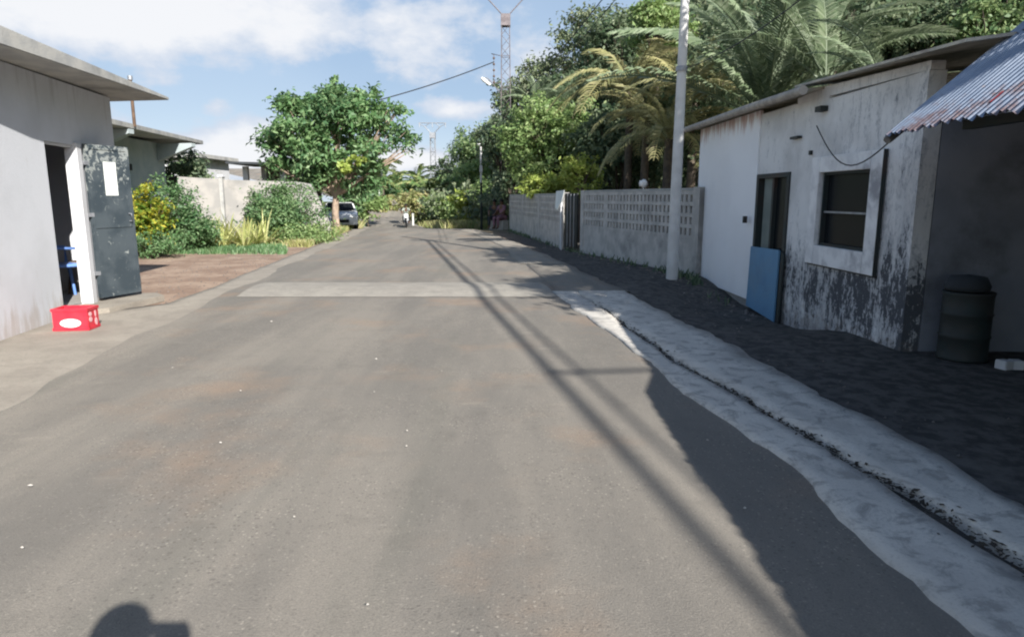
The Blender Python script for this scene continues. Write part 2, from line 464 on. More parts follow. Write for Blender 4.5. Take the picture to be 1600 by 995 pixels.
M_hair = mat('black_hair', (.012, .011, .01), None, 5, .6, 0)
M_carw = mat('white_car_paint', (.78, .78, .77), None, 5, .3, 0, spec=.5)
M_lamp = mat('lamp_glass', (.85, .85, .82), None, 5, .3, 0)
M_terr = mat('red_tile', (.38, .16, .09), None, 5, .8, 0)
M_drum = mat('dark_green_drum', (.022, .032, .032), (.032, .034, .032), 4, .6, .1, dirt=(.055, .03, .022))
M_porch = mat('grey_porch_wall', (.24, .25, .28), (.19, .20, .23), 1.3, .9, .2, dirt=(.07, .075, .08))

L_dark = leafmat('leaf_dark', (0.051, 0.092, 0.050), (0.096, 0.148, 0.076), (0.239, 0.281, 0.169))
L_mid = leafmat('leaf_mid', (0.088, 0.162, 0.068), (0.152, 0.239, 0.095), (0.318, 0.393, 0.189))
L_tree = leafmat('leaf_round_tree', (0.059, 0.135, 0.057), (0.106, 0.211, 0.078), (0.265, 0.374, 0.176), .6)
L_lite = leafmat('leaf_light', (0.136, 0.225, 0.074), (0.207, 0.309, 0.105), (0.350, 0.421, 0.189), .8)
L_lime = leafmat('leaf_lime', (0.225, 0.316, 0.053), (0.318, 0.398, 0.088), (0.451, 0.491, 0.158), 1.2)
L_yel = leafmat('leaf_croton', (.10, .20, .03), (.42, .38, .03), (.55, .48, .07), 3.0, lo=.50, hi=.62)
L_bush = leafmat('leaf_bush', (0.059, 0.140, 0.053), (0.106, 0.211, 0.078), (0.225, 0.316, 0.158), 1.5)
L_blue = leafmat('leaf_bluegreen', (.07, .15, .06), (.12, .21, .08), (.24, .33, .16), 1.5)
L_hill = leafmat('leaf_hillside', (0.063, 0.106, 0.058), (0.159, 0.204, 0.105), (0.302, 0.329, 0.211), .22, .3)
L_palm = leafmat('palm_frond_green', (.11, .155, .085), (.18, .235, .13), (.31, .36, .24), .8, .3)
L_palmy = leafmat('palm_frond_yellow', (.19, .20, .085), (.30, .29, .125), (.42, .38, .20), .8, .3)
L_palmf = leafmat('palm_frond_far', (0.091, 0.169, 0.052), (0.156, 0.221, 0.078), (0.312, 0.312, 0.130), .8, .3)
L_spiky = leafmat('striped_blade', (.26, .32, .09), (.42, .43, .15), (.66, .62, .32), 3, .3)
L_grass = leafmat('dry_grass', (0.172, 0.222, 0.070), (0.292, 0.304, 0.105), (0.477, 0.410, 0.228), .8, .3)

# ------------------------------------------------------------------ the land
def axis(a0, a1, step, far0, far1, g=1.18):
    c = list(np.arange(a0, a1 + 1e-6, step)); d = step
    v = a1
    while v < far1: d *= g; v += d; c.append(v)
    d = step; v = a0
    while v > far0: d *= g; v -= d; c.insert(0, v)
    return c
xs = axis(-14, 12, .35, -420, 420); ys = axis(-10, 60, .4, -160, 900)
V = []
rnd = random.Random(5)
for y in ys:
    for x in xs:
        z = gz(x, y) - .035
        if not (-3 < x < 1.5) and abs(x) < 30: z += rnd.uniform(-.003, .003)
        V.append((x, y, z))
nx = len(xs)
Q = [(j * nx + i, j * nx + i + 1, (j + 1) * nx + i + 1, (j + 1) * nx + i) for j in range(len(ys) - 1) for i in range(nx - 1)]
put(np_mesh('ground', V, Q, M_land, smooth=True), kind='structure')

def interp(tab):
    Y = [p[0] for p in tab]; X = [p[1] for p in tab]
    return lambda y: float(np.interp(y, Y, X))
from_road_l = interp([(-12, -3.0), (0, -3.25), (4.3, -3.43), (6.4, -3.76), (9.1, -4.13), (14, -4.68), (20, -5.25), (29, -6.3), (50, -10.5), (60, -15), (75, -25), (92, -42)])
road_r = interp([(-12, 1.6), (2, 1.50), (3.6, 1.44), (4.3, 1.31), (5.5, 1.19), (7.1, 1.0), (9.1, .70), (12.7, .33), (19.5, -.30), (26.4, -1.55), (30.7, -2.8), (50, -6.9), (60, -10.3), (75, -18), (92, -32)])
groove = interp([(-12, 2.05), (2.0, 1.95), (2.9, 1.86), (3.6, 1.80), (4.6, 1.62), (5.3, 1.45), (8, 1.20), (10, 1.0)])
strip_o = interp([(-12, 2.45), (2.8, 2.33), (3.6, 2.30), (5, 2.18), (6.9, 2.02), (8.8, 1.76), (10, 1.70), (14.6, 1.12), (19.5, .37), (26, -.75), (30, -1.7), (50, -6.1)])
apron_o = interp([(-12, -4.3), (0, -4.7), (6.6, -5.2), (7.8, -5.4), (8.6, -4.9), (8.9, -4.62), (10.5, -4.75), (14, -5.15), (20, -5.8), (29, -6.9), (50, -11.2)])
def wob(seed, amp, sc):
    r = random.Random(seed); ph = [(r.uniform(.6, 3.2) * sc, r.uniform(0, 6.3), r.uniform(.4, 1)) for _ in range(9)] + [(r.uniform(5, 14) * sc, r.uniform(0, 6.3), .35) for _ in range(6)]
    return lambda y: amp * sum(a * math.sin(f * y + p) for f, p, a in ph) / 3
def ribbon(name, m, fa, fb, y0, y1, dz, step=.12, n=6, thick=0.0, wa=None, wb=None, lift=None):
    Ys = []; y = y0
    while y < y1: Ys.append(y); y += step * (1 if y < 15 else 2 if y < 30 else 6)
    Ys.append(y1); V = []; Q = []
    for y in Ys:
        a = fa(y) + (wa(y) if wa else 0); b = fb(y) + (wb(y) if wb else 0)
        row = [a + (b - a) * i / n for i in range(n + 1)]
        zz = [gz(0 if x < 3 else x, y) + dz + (lift(y) if lift else 0) for x in row]
        if thick:
            V.append((row[0] - .01, y, zz[0] - thick))
        V += [(x, y, z) for x, z in zip(row, zz)]
        if thick: V.append((row[-1] + .01, y, zz[-1] - thick))
    k = n + 1 + (2 if thick else 0)
    Q = [(j * k + i, j * k + i + 1, (j + 1) * k + i + 1, (j + 1) * k + i) for j in range(len(Ys) - 1) for i in range(k - 1)]
    return put(np_mesh(name, V, Q, m, smooth=False), kind='structure')
ribbon('apron', M_apron, apron_o, lambda y: from_road_l(y) + .25, -12, 50, -.006, wa=wob(3, .03, 1), thick=.03)
ribbon('road', M_asph, from_road_l, lambda y: road_r(y) + .12, -12, 90, 0.0, n=10, wa=wob(4, .06, .6), thick=.0)
wg = wob(8, .026, 2.6)
ribbon('kerb_slab', M_conc, road_r, lambda y: groove(y) - (.035 if y < 9.5 else 0), -12, 10, .014, n=4, thick=.06, wa=wob(11, .028, 3.0), wb=wg)
ribbon('drain_slab', M_conc, lambda y: groove(y) + .03 * (1 if y < 7 else 0) + .075 * (1 - sm(2.2, 3.8, y)), strip_o, -12, 10, .020, n=4, thick=.08, wa=lambda y: wg(y) + .02 * math.sin(7 * y), wb=wob(12, .036, 3.2))
ribbon('verge_patch', M_asph, lambda y: road_r(y) + .10, strip_o, 10, 14.2, .006, n=5, thick=.05, wb=wob(15, .06, 1.2))
ribbon('verge_slab', M_apron, road_r, strip_o, 14.2, 50, .012, n=5, thick=.06, wa=wob(13, .05, 1.0), wb=wob(14, .07, 1.0))
ribbon('speed_hump', M_bump, lambda y: from_road_l(y) + .25, lambda y: road_r(y) - .03, 9.45, 11.1, .006, n=8,
       lift=lambda y: .035 * math.sin(math.pi * min(1, max(0, (y - 9.45) / 1.65))))

# leaf litter and dirt caught in the groove
rg = random.Random(31)
mb = MB()
for i in range(3800):
    y = 1.6 + 7.4 * rg.random() ** 1.3; x = groove(y) + wg(y) + .03 * (y < 3.3) + rg.gauss(0, .024 + .03 * (1 - sm(2.2, 4, y)))
    s = rg.choice((.004, .006, .008, .012, .02)) * rg.uniform(.7, 1.3); a = rg.uniform(0, 6.3); z = rg.uniform(-.01, .012) + (.016 if rg.random() < .35 else 0)
    c = Vector((x, y, z)); d = Vector((math.cos(a), math.sin(a), rg.uniform(-.2, .4))) * s; e = Vector((-math.sin(a), math.cos(a), rg.uniform(-.2, .4))) * s * .5
    mb.add([c - d, c - e, c + d, c + e], [(0, 1, 2, 3)])
put(mb.build('gutter_litter', mat('dead_leaf_litter', (.035, .03, .026), (.07, .055, .04), 20, .9, 0)), kind='stuff')
# loose gravel and crumbs at the ragged road edge and over the dirt
mb = MB()
for i in range(1100):
    if i % 6 == 0: y = rg.uniform(2, 16); x = strip_o(y) + abs(rg.gauss(.1, .5)); z = gz(x, y) - .03
    else: y = rg.uniform(8.9, 22); x = apron_o(y) - abs(rg.gauss(.1, 1.2)); z = gz(x, y) - .03
    s = rg.uniform(.005, .017)
    mb.add([(x - s, y, z), (x, y - s, z), (x + s, y, z), (x, y + s, z), (x + s * .2, y, z + s * .9)], [(0, 1, 4), (1, 2, 4), (2, 3, 4), (3, 0, 4)])
for i in range(420):
    y = rg.uniform(9, 29); wx = float(np.interp(y, [9, 12.3, 17.8, 30], [3.55, 3.3, 1.75, -.15])); x = wx - abs(rg.gauss(.05, .28)); z = gz(x, y) - .04; s = rg.uniform(.012, .05)
    mb.add([(x - s, y, z), (x, y - s, z), (x + s, y, z), (x, y + s, z), (x + s * .2, y, z + s * .8)], [(0, 1, 4), (1, 2, 4), (2, 3, 4), (3, 0, 4)])
put(mb.build('gravel', mat('gravel_stone', (.20, .17, .15), (.11, .10, .09), 20, .9, 0)), kind='stuff')

# ------------------------------------------------------------------ foliage builders
def card_leaves(centres, normals, size, rs, aspect=.5):
    """one bent leaf (2 x 2 corner diamond) per centre"""
    n = len(centres)
    a = rs.normal(size=(n, 3)); a -= normals * (a * normals).sum(1, keepdims=True); a /= np.linalg.norm(a, axis=1, keepdims=True) + 1e-9
    b = np.cross(normals, a)
    s = size * rs.uniform(.6, 1.25, (n, 1))
    v = np.empty((n, 4, 3))
    v[:, 0] = centres - a * s * .5; v[:, 2] = centres + a * s * .5 - normals * s * .12
    v[:, 1] = centres - b * s * aspect * .5 + normals * s * .08; v[:, 3] = centres + b * s * aspect * .5 + normals * s * .08
    return v.reshape(-1, 3)
def quads(n): return np.arange(n * 4, dtype=np.int32).reshape(-1, 4)
def crown_pts(lobes, nclump, nleaf, clump_r, rs, shell=.62):
    vol = np.array([l[3] * l[4] * l[5] for l in lobes]) ** .8; vol /= vol.sum()
    idx = rs.choice(len(lobes), nclump, p=vol)
    L = np.array(lobes)[idx]
    d = rs.normal(size=(nclump, 3)); d[:, 2] += .25; d /= np.linalg.norm(d, axis=1, keepdims=True)
    rr = shell + (1.04 - shell) * rs.random((nclump, 1)) ** .7
    cc = L[:, :3] + d * L[:, 3:6] * rr
    cr = clump_r * rs.uniform(.55, 1.35, (nclump, 1))
    C = np.repeat(cc, nleaf, 0); off = rs.normal(size=(len(C), 3)) * np.array([1, 1, .62]) * .55
    P = C + off * np.repeat(cr, nleaf, 0)
    nn = np.repeat(d, nleaf, 0) * .5 + np.array([0, 0, .45]) + rs.normal(size=P.shape) * .55
    nn /= np.linalg.norm(nn, axis=1, keepdims=True)
    return P, nn
def foliage(name, lobes, m, nclump, nleaf, size, clump_r, seed, parent, shell=.62, aspect=.5):
    rs = np.random.RandomState(seed)
    P, nn = crown_pts(lobes, nclump, nleaf, clump_r, rs, shell)
    return np_mesh(name, card_leaves(P, nn, size, rs, aspect), quads(len(P)), m, parent)
def tree(name, label, cat, base, lobes, m, nclump=260, nleaf=40, size=.2, clump_r=.45, seed=1, bark=M_barkd, tr=.14, group=None, shell=.62, fork=.45, lean=(0, 0), aspect=.5):
    """lobes are given relative to the base"""
    t = thing(name, label, cat, base, 0, group)
    foliage('crown', lobes, m, nclump, nleaf, size, clump_r, seed, t, shell, aspect)
    mb = MB(); r = random.Random(seed)
    top = sum((Vector(l[:3]) for l in lobes), Vector()) / len(lobes)
    fk = Vector((top.x * .35 + lean[0], top.y * .35 + lean[1], max(.3, min(l[2] - l[5] for l in lobes) * .9 + .2)))
    fk.z = max(fk.z, top.z * fork * .6)
    mid = fk * .5 + Vector((r.uniform(-.06, .06), 0, 0))
    mb.tube([(0, 0, -.25), (0, 0, .1), mid, fk], [tr * 1.35, tr * 1.1, tr * .9, tr * .8], 9)
    for l in lobes:
        e = Vector(l[:3]) + Vector((0, 0, l[5] * .3)); md = fk.lerp(e, .5) + Vector((r.uniform(-.2, .2), r.uniform(-.2, .2), -.08))
        mb.tube([fk - Vector((0, 0, .05)), md, e], [tr * .6, tr * .38, tr * .12], 6)
        for k in range(3):
            q = e + Vector((r.uniform(-.8, .8) * l[3], r.uniform(-.8, .8) * l[4], r.uniform(0, .7) * l[5]))
            mb.tube([md, md.lerp(q, .6) + Vector((0, 0, -.05)), q], [tr * .28, tr * .16, tr * .05], 5)
    mb.build('trunk', bark, t)
    return t
def shrub(label, base, w, h, m, seed, nclump=90, nleaf=30, size=.1, group=None, d=None, cat='shrub', name='shrub', clump_r=None, shell=.4, aspect=.45, drop=.62):
    d = d or w
    lobes = [(0, 0, h * .52, w * .5, d * .5, h * .5)]
    r = random.Random(seed)
    for k in range(4):
        a = r.uniform(0, 6.3); lobes.append((math.cos(a) * w * .3, math.sin(a) * d * .3, h * r.uniform(.3, .6), w * .28, d * .28, h * r.uniform(.28, .42)))
    t = thing(name, label, cat, base, 0, group)
    foliage('foliage', lobes, m, nclump, nleaf, size, clump_r or w * .13, seed, t, shell, aspect)
    mb = MB()
    for k in range(7):
        a = r.uniform(0, 6.3); q = Vector((math.cos(a) * w * .33, math.sin(a) * d * .33, h * r.uniform(.6, .85)))
        mb.tube([(0, 0, -.1), q * .5 + Vector((0, 0, .05)), q], [.022, .015, .006], 5)
    mb.build('stem', M_barkd, t)
    return t
def frond_mesh(name, m, L=4.2, n=46, ll=.62, w=.045, arch=1.0, seed=1, hang=.35):
    """feather frond lying along +X from the origin, arching down"""
    r = random.Random(seed); V = []; F = []
    def rp(t): return Vector((L * t * (1 - .12 * arch * t * t), 0, L * (-.42 * arch * t * t * t + .05 * t)))
    pts = [rp(i / 14) for i in range(15)]
    mb = MB(); mb.tube(pts, [.032 * (1 - .85 * i / 14) + .004 for i in range(15)], 5)
    for i in range(n):
        t = .10 + .89 * i / n; p = rp(t); tg = (rp(min(1, t + .02)) - rp(t - .02)).normalized()
        env = math.sin(math.pi * min(1, (t * .86 + .12))) ** .55 * ll
        for s in (-1, 1):
            q = env * r.uniform(.82, 1.1)
            d = (tg * .62 + Vector((0, s, 0)) * 1.0 + Vector((0, 0, .42 - .25 * t + r.uniform(-.15, .15)))).normalized()
            m1 = p + d * q * .55; e = p + d * q + Vector((0, 0, -hang * q))
            n2 = tg.cross(d).normalized(); k = (tg * .8 + n2 * .5).normalized() * w * .5
            mb.add([p - k * .5, m1 - k, m1 + k, p + k * .5], [(0, 1, 2, 3)])
            mb.add([m1 - k, e - k * .12, e + k * .12, m1 + k], [(0, 1, 2, 3)])
    me = bpy.data.meshes.new(name); me.from_pydata(mb.v, [], mb.f); me.materials.append(m); me.update()
    return me
def palm(label, base, th, fr, meshes, seed, tr=.15, scale=1.0, group=None, trunk_lean=(0, 0), el=(15, 80)):
    t = thing('palm_tree', label, 'palm tree', base, 0, group); r = random.Random(seed)
    top = Vector((trunk_lean[0], trunk_lean[1], th))
    n = 12; mb = MB()
    mb.tube([top * (i / n) * 1.0 + Vector((0, 0, -.3 if i == 0 else 0)) for i in range(n + 1)], [tr * (1.15 - .3 * i / n) * (1 + .06 * (i % 2)) for i in range(n + 1)], 10)
    mb.build('trunk', M_barkd if th > 2 else M_brown, t)
    for i, f in enumerate(fr if isinstance(fr, list) else [None] * fr):
        if f is None: az_, e_ = i * 2.4 + r.uniform(-.3, .3), math.radians(el[0] + (el[1] - el[0]) * r.random())
        else: az_, e_ = math.radians(f[0]), math.radians(f[1])
        o = bpy.data.objects.new('frond', meshes[i % len(meshes)]); COL.objects.link(o); o.parent = t
        o.location = top + Vector((0, 0, -.05))
        R = Matrix.Rotation(az_, 4, 'Z') @ Matrix.Rotation(-e_, 4, 'Y') @ Matrix.Rotation(r.uniform(-.35, .35), 4, 'X')
        o.rotation_euler = R.to_euler(); s = scale * r.uniform(.85, 1.12); o.scale = (s, s, s)
    return t

# ------------------------------------------------------------------ building on the left
WA = math.atan2(.987, -.158)          # direction of its street wall
O = Vector((-5.3, 7.82, 0)); ea = Vector((-.158, .987, 0)); eb = Vector((-.987, -.158, 0))
ML = Matrix(((ea.x, eb.x, 0, O.x), (ea.y, eb.y, 0, O.y), (0, 0, 1, 0), (0, 0, 0, 1)))   # local: x along the wall, y into the building
hb = thing('shop_building', 'white flat-roofed building with a wide overhanging concrete slab, nearest on the left of the road', 'building')
def lbox(mb, a0, a1, b0, b1, z0, z1): return mb.box(a0, a1, b0, b1, z0, z1, ML)
mb = MB()
DA0, DA1, DT = .03, .72, 2.03          # doorway
lbox(mb, -6.5, -2.35, 0, .1, -.1, 2.76); lbox(mb, -2.35, -1.38, 0, .1, -.1, .95); lbox(mb, -2.35, -1.38, 0, .1, 1.55, 2.76)
lbox(mb, -1.38, DA0, 0, .1, -.1, 2.76); lbox(mb, DA0, DA1, 0, .1, DT, 2.76); lbox(mb, DA1, 1.97, 0, .1, -.1, 2.76); lbox(mb, DA0, DA1, 0, .1, -.1, .05)
lbox(mb, 1.85, 1.97, .1, 5.5, -.1, 2.76); lbox(mb, -6.5, -6.32, .1, 5.5, -.1, 2.76); lbox(mb, -6.32, 1.85, 5.32, 5.5, -.1, 2.76)
mb.build('wall', M_wallL, hb)
mb = MB(); lbox(mb, -1.6, -1.5, .101, 5.3, .1, 2.75); lbox(mb, -1.499, 1.84, 2.6, 2.7, .1, 2.75); mb.build('partition', M_offw, hb)
mb = MB(); lbox(mb, -6.3, 1.84, .102, 5.3, -.05, .08); mb.build('floor', M_render, hb)
mb = MB()
mb.prism([(-4.45, 0.8), (-4.66, 6.5), (-5.02, 10.25), (-11.3, 11.1), (-12.3, 1.0)][::-1], [2.77, 2.77, 2.795, 2.765, 2.765][::-1], [2.94, 2.94, 2.835, 2.89, 2.93][::-1])
mb.build('roof_slab', M_slab, hb, .008)
f = MB(); lbox(f, -2.35, -2.29, -.02, .2, .95, 1.55); lbox(f, -1.44, -1.36, -.02, .2, .95, 1.55); lbox(f, -2.29, -1.44, -.02, .2, .95, 1.0); lbox(f, -2.29, -1.44, -.02, .2, 1.5, 1.55)
w_ = f.build('window', M_brown, hb); g = MB(); lbox(g, -2.29, -1.44, .08, .09, 1.0, 1.5); g.build('pane', M_glass, w_)
f = MB(); lbox(f, DA1 + .003, DA1 + .13, -.035, .11, .052, DT + .03); lbox(f, DA0 + .003, DA1, .02, .07, DT - .03, DT - .002)
f.build('door_frame', M_white, hb, .004)
# step in front of the doorway
s_ = MB(); s_.prism([(-5.28, 7.75), (-4.98, 8.2), (-4.86, 9.3), (-5.1, 9.55), (-5.62, 9.45), (-5.42, 8.0)], -.04, .055); s_.build('doorstep', M_apron, hb, .01)
# open door leaf, hinged on the far jamb
hx, hy = ML @ Vector((DA1 + .16, -.03, 0)), None
ang = math.radians(74); dl = Vector((math.cos(ang), math.sin(ang), 0)); dn_ = Vector((dl.y, -dl.x, 0))
MD = Matrix(((dl.x, dn_.x, 0, hx.x), (dl.y, dn_.y, 0, hx.y), (0, 0, 1, 0), (0, 0, 0, 1)))
door = MB().box(.02, .68, -.02, .02, .10, 2.06, MD).build('door', M_leafdoor, hb, .004); door['label'] = 'dark blotched metal door leaf standing open'
f = MB()
for z0, z1 in ((.10, .16), (1.0, 1.05), (2.0, 2.06)): f.box(.02, .68, .02, .03, z0, z1, MD)
for x0, x1 in ((.02, .06), (.64, .68)): f.box(x0, x1, .02, .032, .1, 2.06, MD)
f.build('rail', M_leafdoor, door)
MB().box(.27, .46, .021, .027, 1.42, 1.85, MD).build('notice', M_paper, door)
f = MB()
for z in (.4, 1.15, 1.8): MB().box(-.02, .05, -.005, .034, z, z + .05, MD).build('hinge', M_iron2, door)
MB().tube([MD @ Vector((.60, .03, 1.08)), MD @ Vector((.60, .07, 1.08)), MD @ Vector((.60, .07, 1.18)), MD @ Vector((.60, .03, 1.18))], .009, 6).build('handle', M_iron2, door)

# blue chair just inside the doorway
ch = thing('plastic_chair', 'blue plastic chair with arms inside the open doorway of the white building', 'chair', ML @ Vector((1.13, .50, .08)), 2.5)
f = MB(); f.box(-.22, .22, -.2, .2, .42, .455); f.build('seat', M_blue, ch, .01)
f = MB()
pts = [(-.22, .20, .44), (.22, .20, .44), (.20, .27, .86), (.12, .285, .92), (-.12, .285, .92), (-.20, .27, .86)]
f.extrude(pts, (0, .02, 0)); f.build('backrest', M_blue, ch, .006)
for sx in (-1, 1):
    for sy in (-1, 1):
        MB().tube([(sx * .2, sy * .18, .43), (sx * .23, sy * .23, 0)], [.028, .02], 6).build('leg', M_blue, ch)
    MB().tube([(sx * .22, -.16, .44), (sx * .25, -.17, .66), (sx * .24, .24, .68)], .02, 6).build('armrest', M_blue, ch)
bgx = thing('stool', 'dark brown wooden stool behind the blue chair in the doorway', 'stool', ML @ Vector((1.60, .46, .08)))
MB().lathe([(0, .40), (.16, .40), (.165, .42), (.16, .45), (0, .45)], seg=14).build('seat', M_brown, bgx)
for k in range(4):
    a = k * math.pi / 2 + .6
    MB().tube([(.10 * math.cos(a), .10 * math.sin(a), .41), (.16 * math.cos(a), .16 * math.sin(a), 0)], .018, 6).build('leg', M_brown, bgx)

# red drinks crate
cr = thing('drinks_crate', 'red plastic drinks crate with a white oval emblem against the white wall', 'crate', (-4.72, 7.16, -.002), .12)
mb = MB(); w, d, h = .175, .12, .235
mb.box(-w, w, -d, d, 0, .02)
mb.box(-w, w, -d, -d + .015, .02, h); mb.box(-w, w, d - .015, d, .02, h)
mb.box(-w, -w + .015, -d + .015, d - .015, .02, h); mb.box(w - .015, w, -d + .015, d - .015, .02, h)
for z in (.0, h - .03): mb.box(-w - .008, w + .008, -d - .008, -d - .0005, z, z + .03); mb.box(-w - .008, w + .008, d + .0005, d + .008, z, z + .03)
for z in (.0, h - .03): mb.box(w + .0005, w + .008, -d, d, z, z + .03); mb.box(-w - .008, -w - .0005, -d, d, z, z + .03)
for i in range(1, 4): mb.box(-w + .015 + i * .084 - .003, -w + .015 + i * .098 + .003, -d + .015, d - .015, .02, h - .06)
mb.box(-w + .015, w - .015, -.003, .003, .02, h - .07)
cb = mb.build('body', M_red, cr)
def disc(cx, cz, rx, rz, y, n=24): return [(cx + rx * math.cos(2 * math.pi * k / n), y, cz + rz * math.sin(2 * math.pi * k / n)) for k in range(n)]
MB().extrude(disc(0, .08, .105, .046, -d - .001), (0, -.003, 0)).build('emblem', M_mark, cr)
MB().extrude(disc(.0, .08, .08, .022, -d - .0045), (0, -.001, 0)).build('emblem', M_pinkmark, cr)
def side(cy, cz, ry, rz, x, n=18): return [(x, cy + ry * math.cos(2 * math.pi * k / n), cz + rz * math.sin(2 * math.pi * k / n)) for k in range(n)]
for cy, cz, ry, rz in ((-.06, .165, .030, .024), (-.06, .108, .033, .027), (.05, .155, .016, .036), (.055, .07, .026, .042)):
    MB().extrude(side(cy, cz, ry, rz, w + .001), (.003, 0, 0)).build('printed_mark', M_pinkmark, cr)

# ------------------------------------------------------------------ second house on the left
K2 = 1.36
def k2(x, y): return (x * K2, y * K2)
def kz(z): return CH + (z - CH) * K2
h2 = thing('slab_roof_house', 'grey green house with a flat slab roof on a bracket, behind the white building', 'house')
mb = MB(); mb.prism([k2(-7.65, 11.6), k2(-8.22, 16.3), k2(-13.5, 16.9), k2(-13, 11.6)], -.1, kz(2.62)); mb.build('wall', M_greenw, h2)
mb = MB(); mb.prism([k2(-6.70, 11.3), k2(-7.98, 17.9), k2(-14, 18.6), k2(-14, 11.0)], [kz(2.60) + .01, kz(2.74), kz(2.70), kz(2.60) + .01], [kz(2.70), kz(2.83), kz(2.80), kz(2.70)]); mb.build('roof_slab', M_slab, h2, .01)
for y in (12.6, 15.9):
    x, yy = k2(-7.65 - (y - 11.6) * .121, y)
    mb = MB(); mb.extrude([(x + .003, yy, kz(2.60)), (x + 1.1, yy, kz(2.62)), (x + 1.1, yy, kz(2.54)), (x + .003, yy, kz(2.22))], (0.02, .22, 0)); mb.build('bracket', M_greenw, h2)
for i in range(7):
    y = 13.0 + i * .22; x, yy = k2(-7.65 - (y - 11.6) * .121, y)
    MB().box(x - .03, x + .02, yy, yy + .15, kz(1.95), kz(2.08)).build('vent', M_dark, h2)
pp = thing('roof_pipe', 'thin rusty steel pipe standing up from the slab roof of the grey green house', 'pipe', (-7.0 * K2, 12.9 * K2, kz(2.70)))
MB().tube([(0, 0, -.02), (0, 0, 1.1)], .04, 8).build('shaft', M_brown, pp); MB().tube([(0, 0, 1.1), (0, 0, 1.2)], .06, 8).build('cap', M_iron2, pp)
h3 = thing('low_house', 'small white house with a thin slab roof and an orange panel beyond the bushes', 'house')
q = spot(312, 243, 34)
mb = MB(); mb.box(q.x - 3.5, q.x - .25, 34, 38, 0, q.z - .1); mb.build('wall', M_white, h3)
mb = MB(); mb.box(q.x - 4, q.x + .15, 33.5, 38.4, q.z - .1, q.z + .08); mb.build('roof_slab', M_slab, h3)
q2 = spot(298, 272, 33.98); MB().box(q2.x - .25, q2.x + .2, 33.96, 33.998, q2.z - .5, q2.z + .35).build('panel', M_terr, h3)

# cement boundary wall behind the plants
bw = thing('boundary_wall', 'pale cement boundary wall behind the spiky plants with a ramped far end', 'wall')
def wp(px, py, Y): return spot(px, py, Y)
A_, B_, C_ = spot(277, 276, 22.3), spot(343, 278, 22.9), spot(462, 284, 24.0)
D_, E_ = spot(487, 288, 24.2), spot(516, 352, 24.45)
def wallseg(p, q, zt0, zt1, th=.15, z0=-.1):
    m = MB(); d = (q - p); d.z = 0; d.normalize(); n = Vector((-d.y, d.x, 0)) * th
    m.extrude([(p.x, p.y, z0), (q.x, q.y, z0), (q.x, q.y, zt1), (p.x, p.y, zt0)], n); return m
wallseg(A_, B_, A_.z, B_.z - .04).build('wall_panel', M_render, bw, .01)
wallseg(B_ + Vector((.12, .01, 0)), C_, B_.z - .06, C_.z).build('wall_panel', M_render, bw, .01)
mb = MB(); mb.extrude([(C_.x + .004, C_.y, -.1), (E_.x, E_.y, -.1), (E_.x, E_.y, E_.z), (D_.x, D_.y, D_.z), (C_.x + .004, C_.y, C_.z)], (0, .15, 0)); mb.build('wall_panel', M_render, bw, .01)
MB().box(B_.x - .02, B_.x + .10, B_.y - .05, B_.y + .16, -.1, B_.z + .02).build('post', M_slab, bw)
MB().box(B_.x - .05, B_.x + .13, B_.y - .08, B_.y + .19, B_.z + .022, B_.z + .10).build('post_cap', M_white, bw, .01)

# shelter beyond
sh = thing('open_shelter', 'low open shelter with a long thin dark roof beside the big round tree', 'shelter')
a, b = spot(352, 253, 31), spot(485, 257, 33)
mb = MB(); mb.prism([(a.x, a.y), (b.x + .8, b.y - .6), (b.x + .8, b.y + 3), (a.x, a.y + 3.4)], [a.z - .08, b.z - .1, b.z - .1, a.z - .08], [a.z + .02, b.z, b.z + .15, a.z + .15]); mb.build('roof', M_shirtd, sh)
for px in (383, 412, 441, 470):
    p = spot(px, 270, 32.4); MB().box(p.x - .12, p.x + .12, 32.4, 32.6, -.1, b.z - .12).build('post', M_white if px in (383, 441) else M_render, sh)
MB().box(a.x + .5, b.x, 34.5, 34.7, -.1, b.z - .1).build('back_wall', M_barkd, sh)
MB().box(a.x + .6, b.x - .2, 32.2, 32.35, 1.7, 2.05).build('rail', M_brown, sh)

# ------------------------------------------------------------------ hut on the right
hut = thing('hut', 'white mould-stained hut with a dark window and a blue board in its doorway', 'hut')
def hx_(y): return 3.67 - (y - 6.2) * .026
def hbox(mb, y0, y1, z0, z1, d0=0.0, d1=.16):
    """slab of the street wall: d0/d1 are depths behind its face (negative = proud of it)"""
    return mb.prism([(hx_(y0) + d0, y0), (hx_(y0) + d1, y0), (hx_(y1) + d1, y1), (hx_(y1) + d0, y1)], z0, z1)
def hpoly(mb, pts, d0, d1):
    """outline in (y, z) on the street wall"""
    return mb.extrude([(hx_(y) + d0, y, z) for y, z in pts], (d1 - d0, 0, 0))
HT = lambda y: 2.50 if y < 8.2 else 2.50 + (y - 8.2) * .02
mb = MB()
hbox(mb, 6.2, 6.92, -.35, 2.5); hbox(mb, 6.92, 8.0, -.35, .84); hbox(mb, 6.92, 8.0, 1.68, 2.5); hbox(mb, 8.0, 8.86, -.35, 2.55)
hbox(mb, 8.86, 9.96, 1.72, 2.56)
mb.build('wall', M_lime, hut)
mb = MB(); hbox(mb, 9.962, 12.8, -.12, 2.62, -.02, .02); mb.build('wall_panel', M_board, hut, .004)['label'] = 'smooth white board cladding'
mb = MB(); hbox(mb, 9.97, 12.78, -.35, 2.58, .03, .16); mb.box(3.6, 9.0, 12.64, 12.79, -.3, 2.5); mb.build('rear_wall', M_render, hut)
mb = MB(); mb.box(3.84, 9.0, 6.2, 6.36, -.1, 2.2); mb.build('side_wall', M_porch, hut)['label'] = 'grey side wall under the corrugated roof'
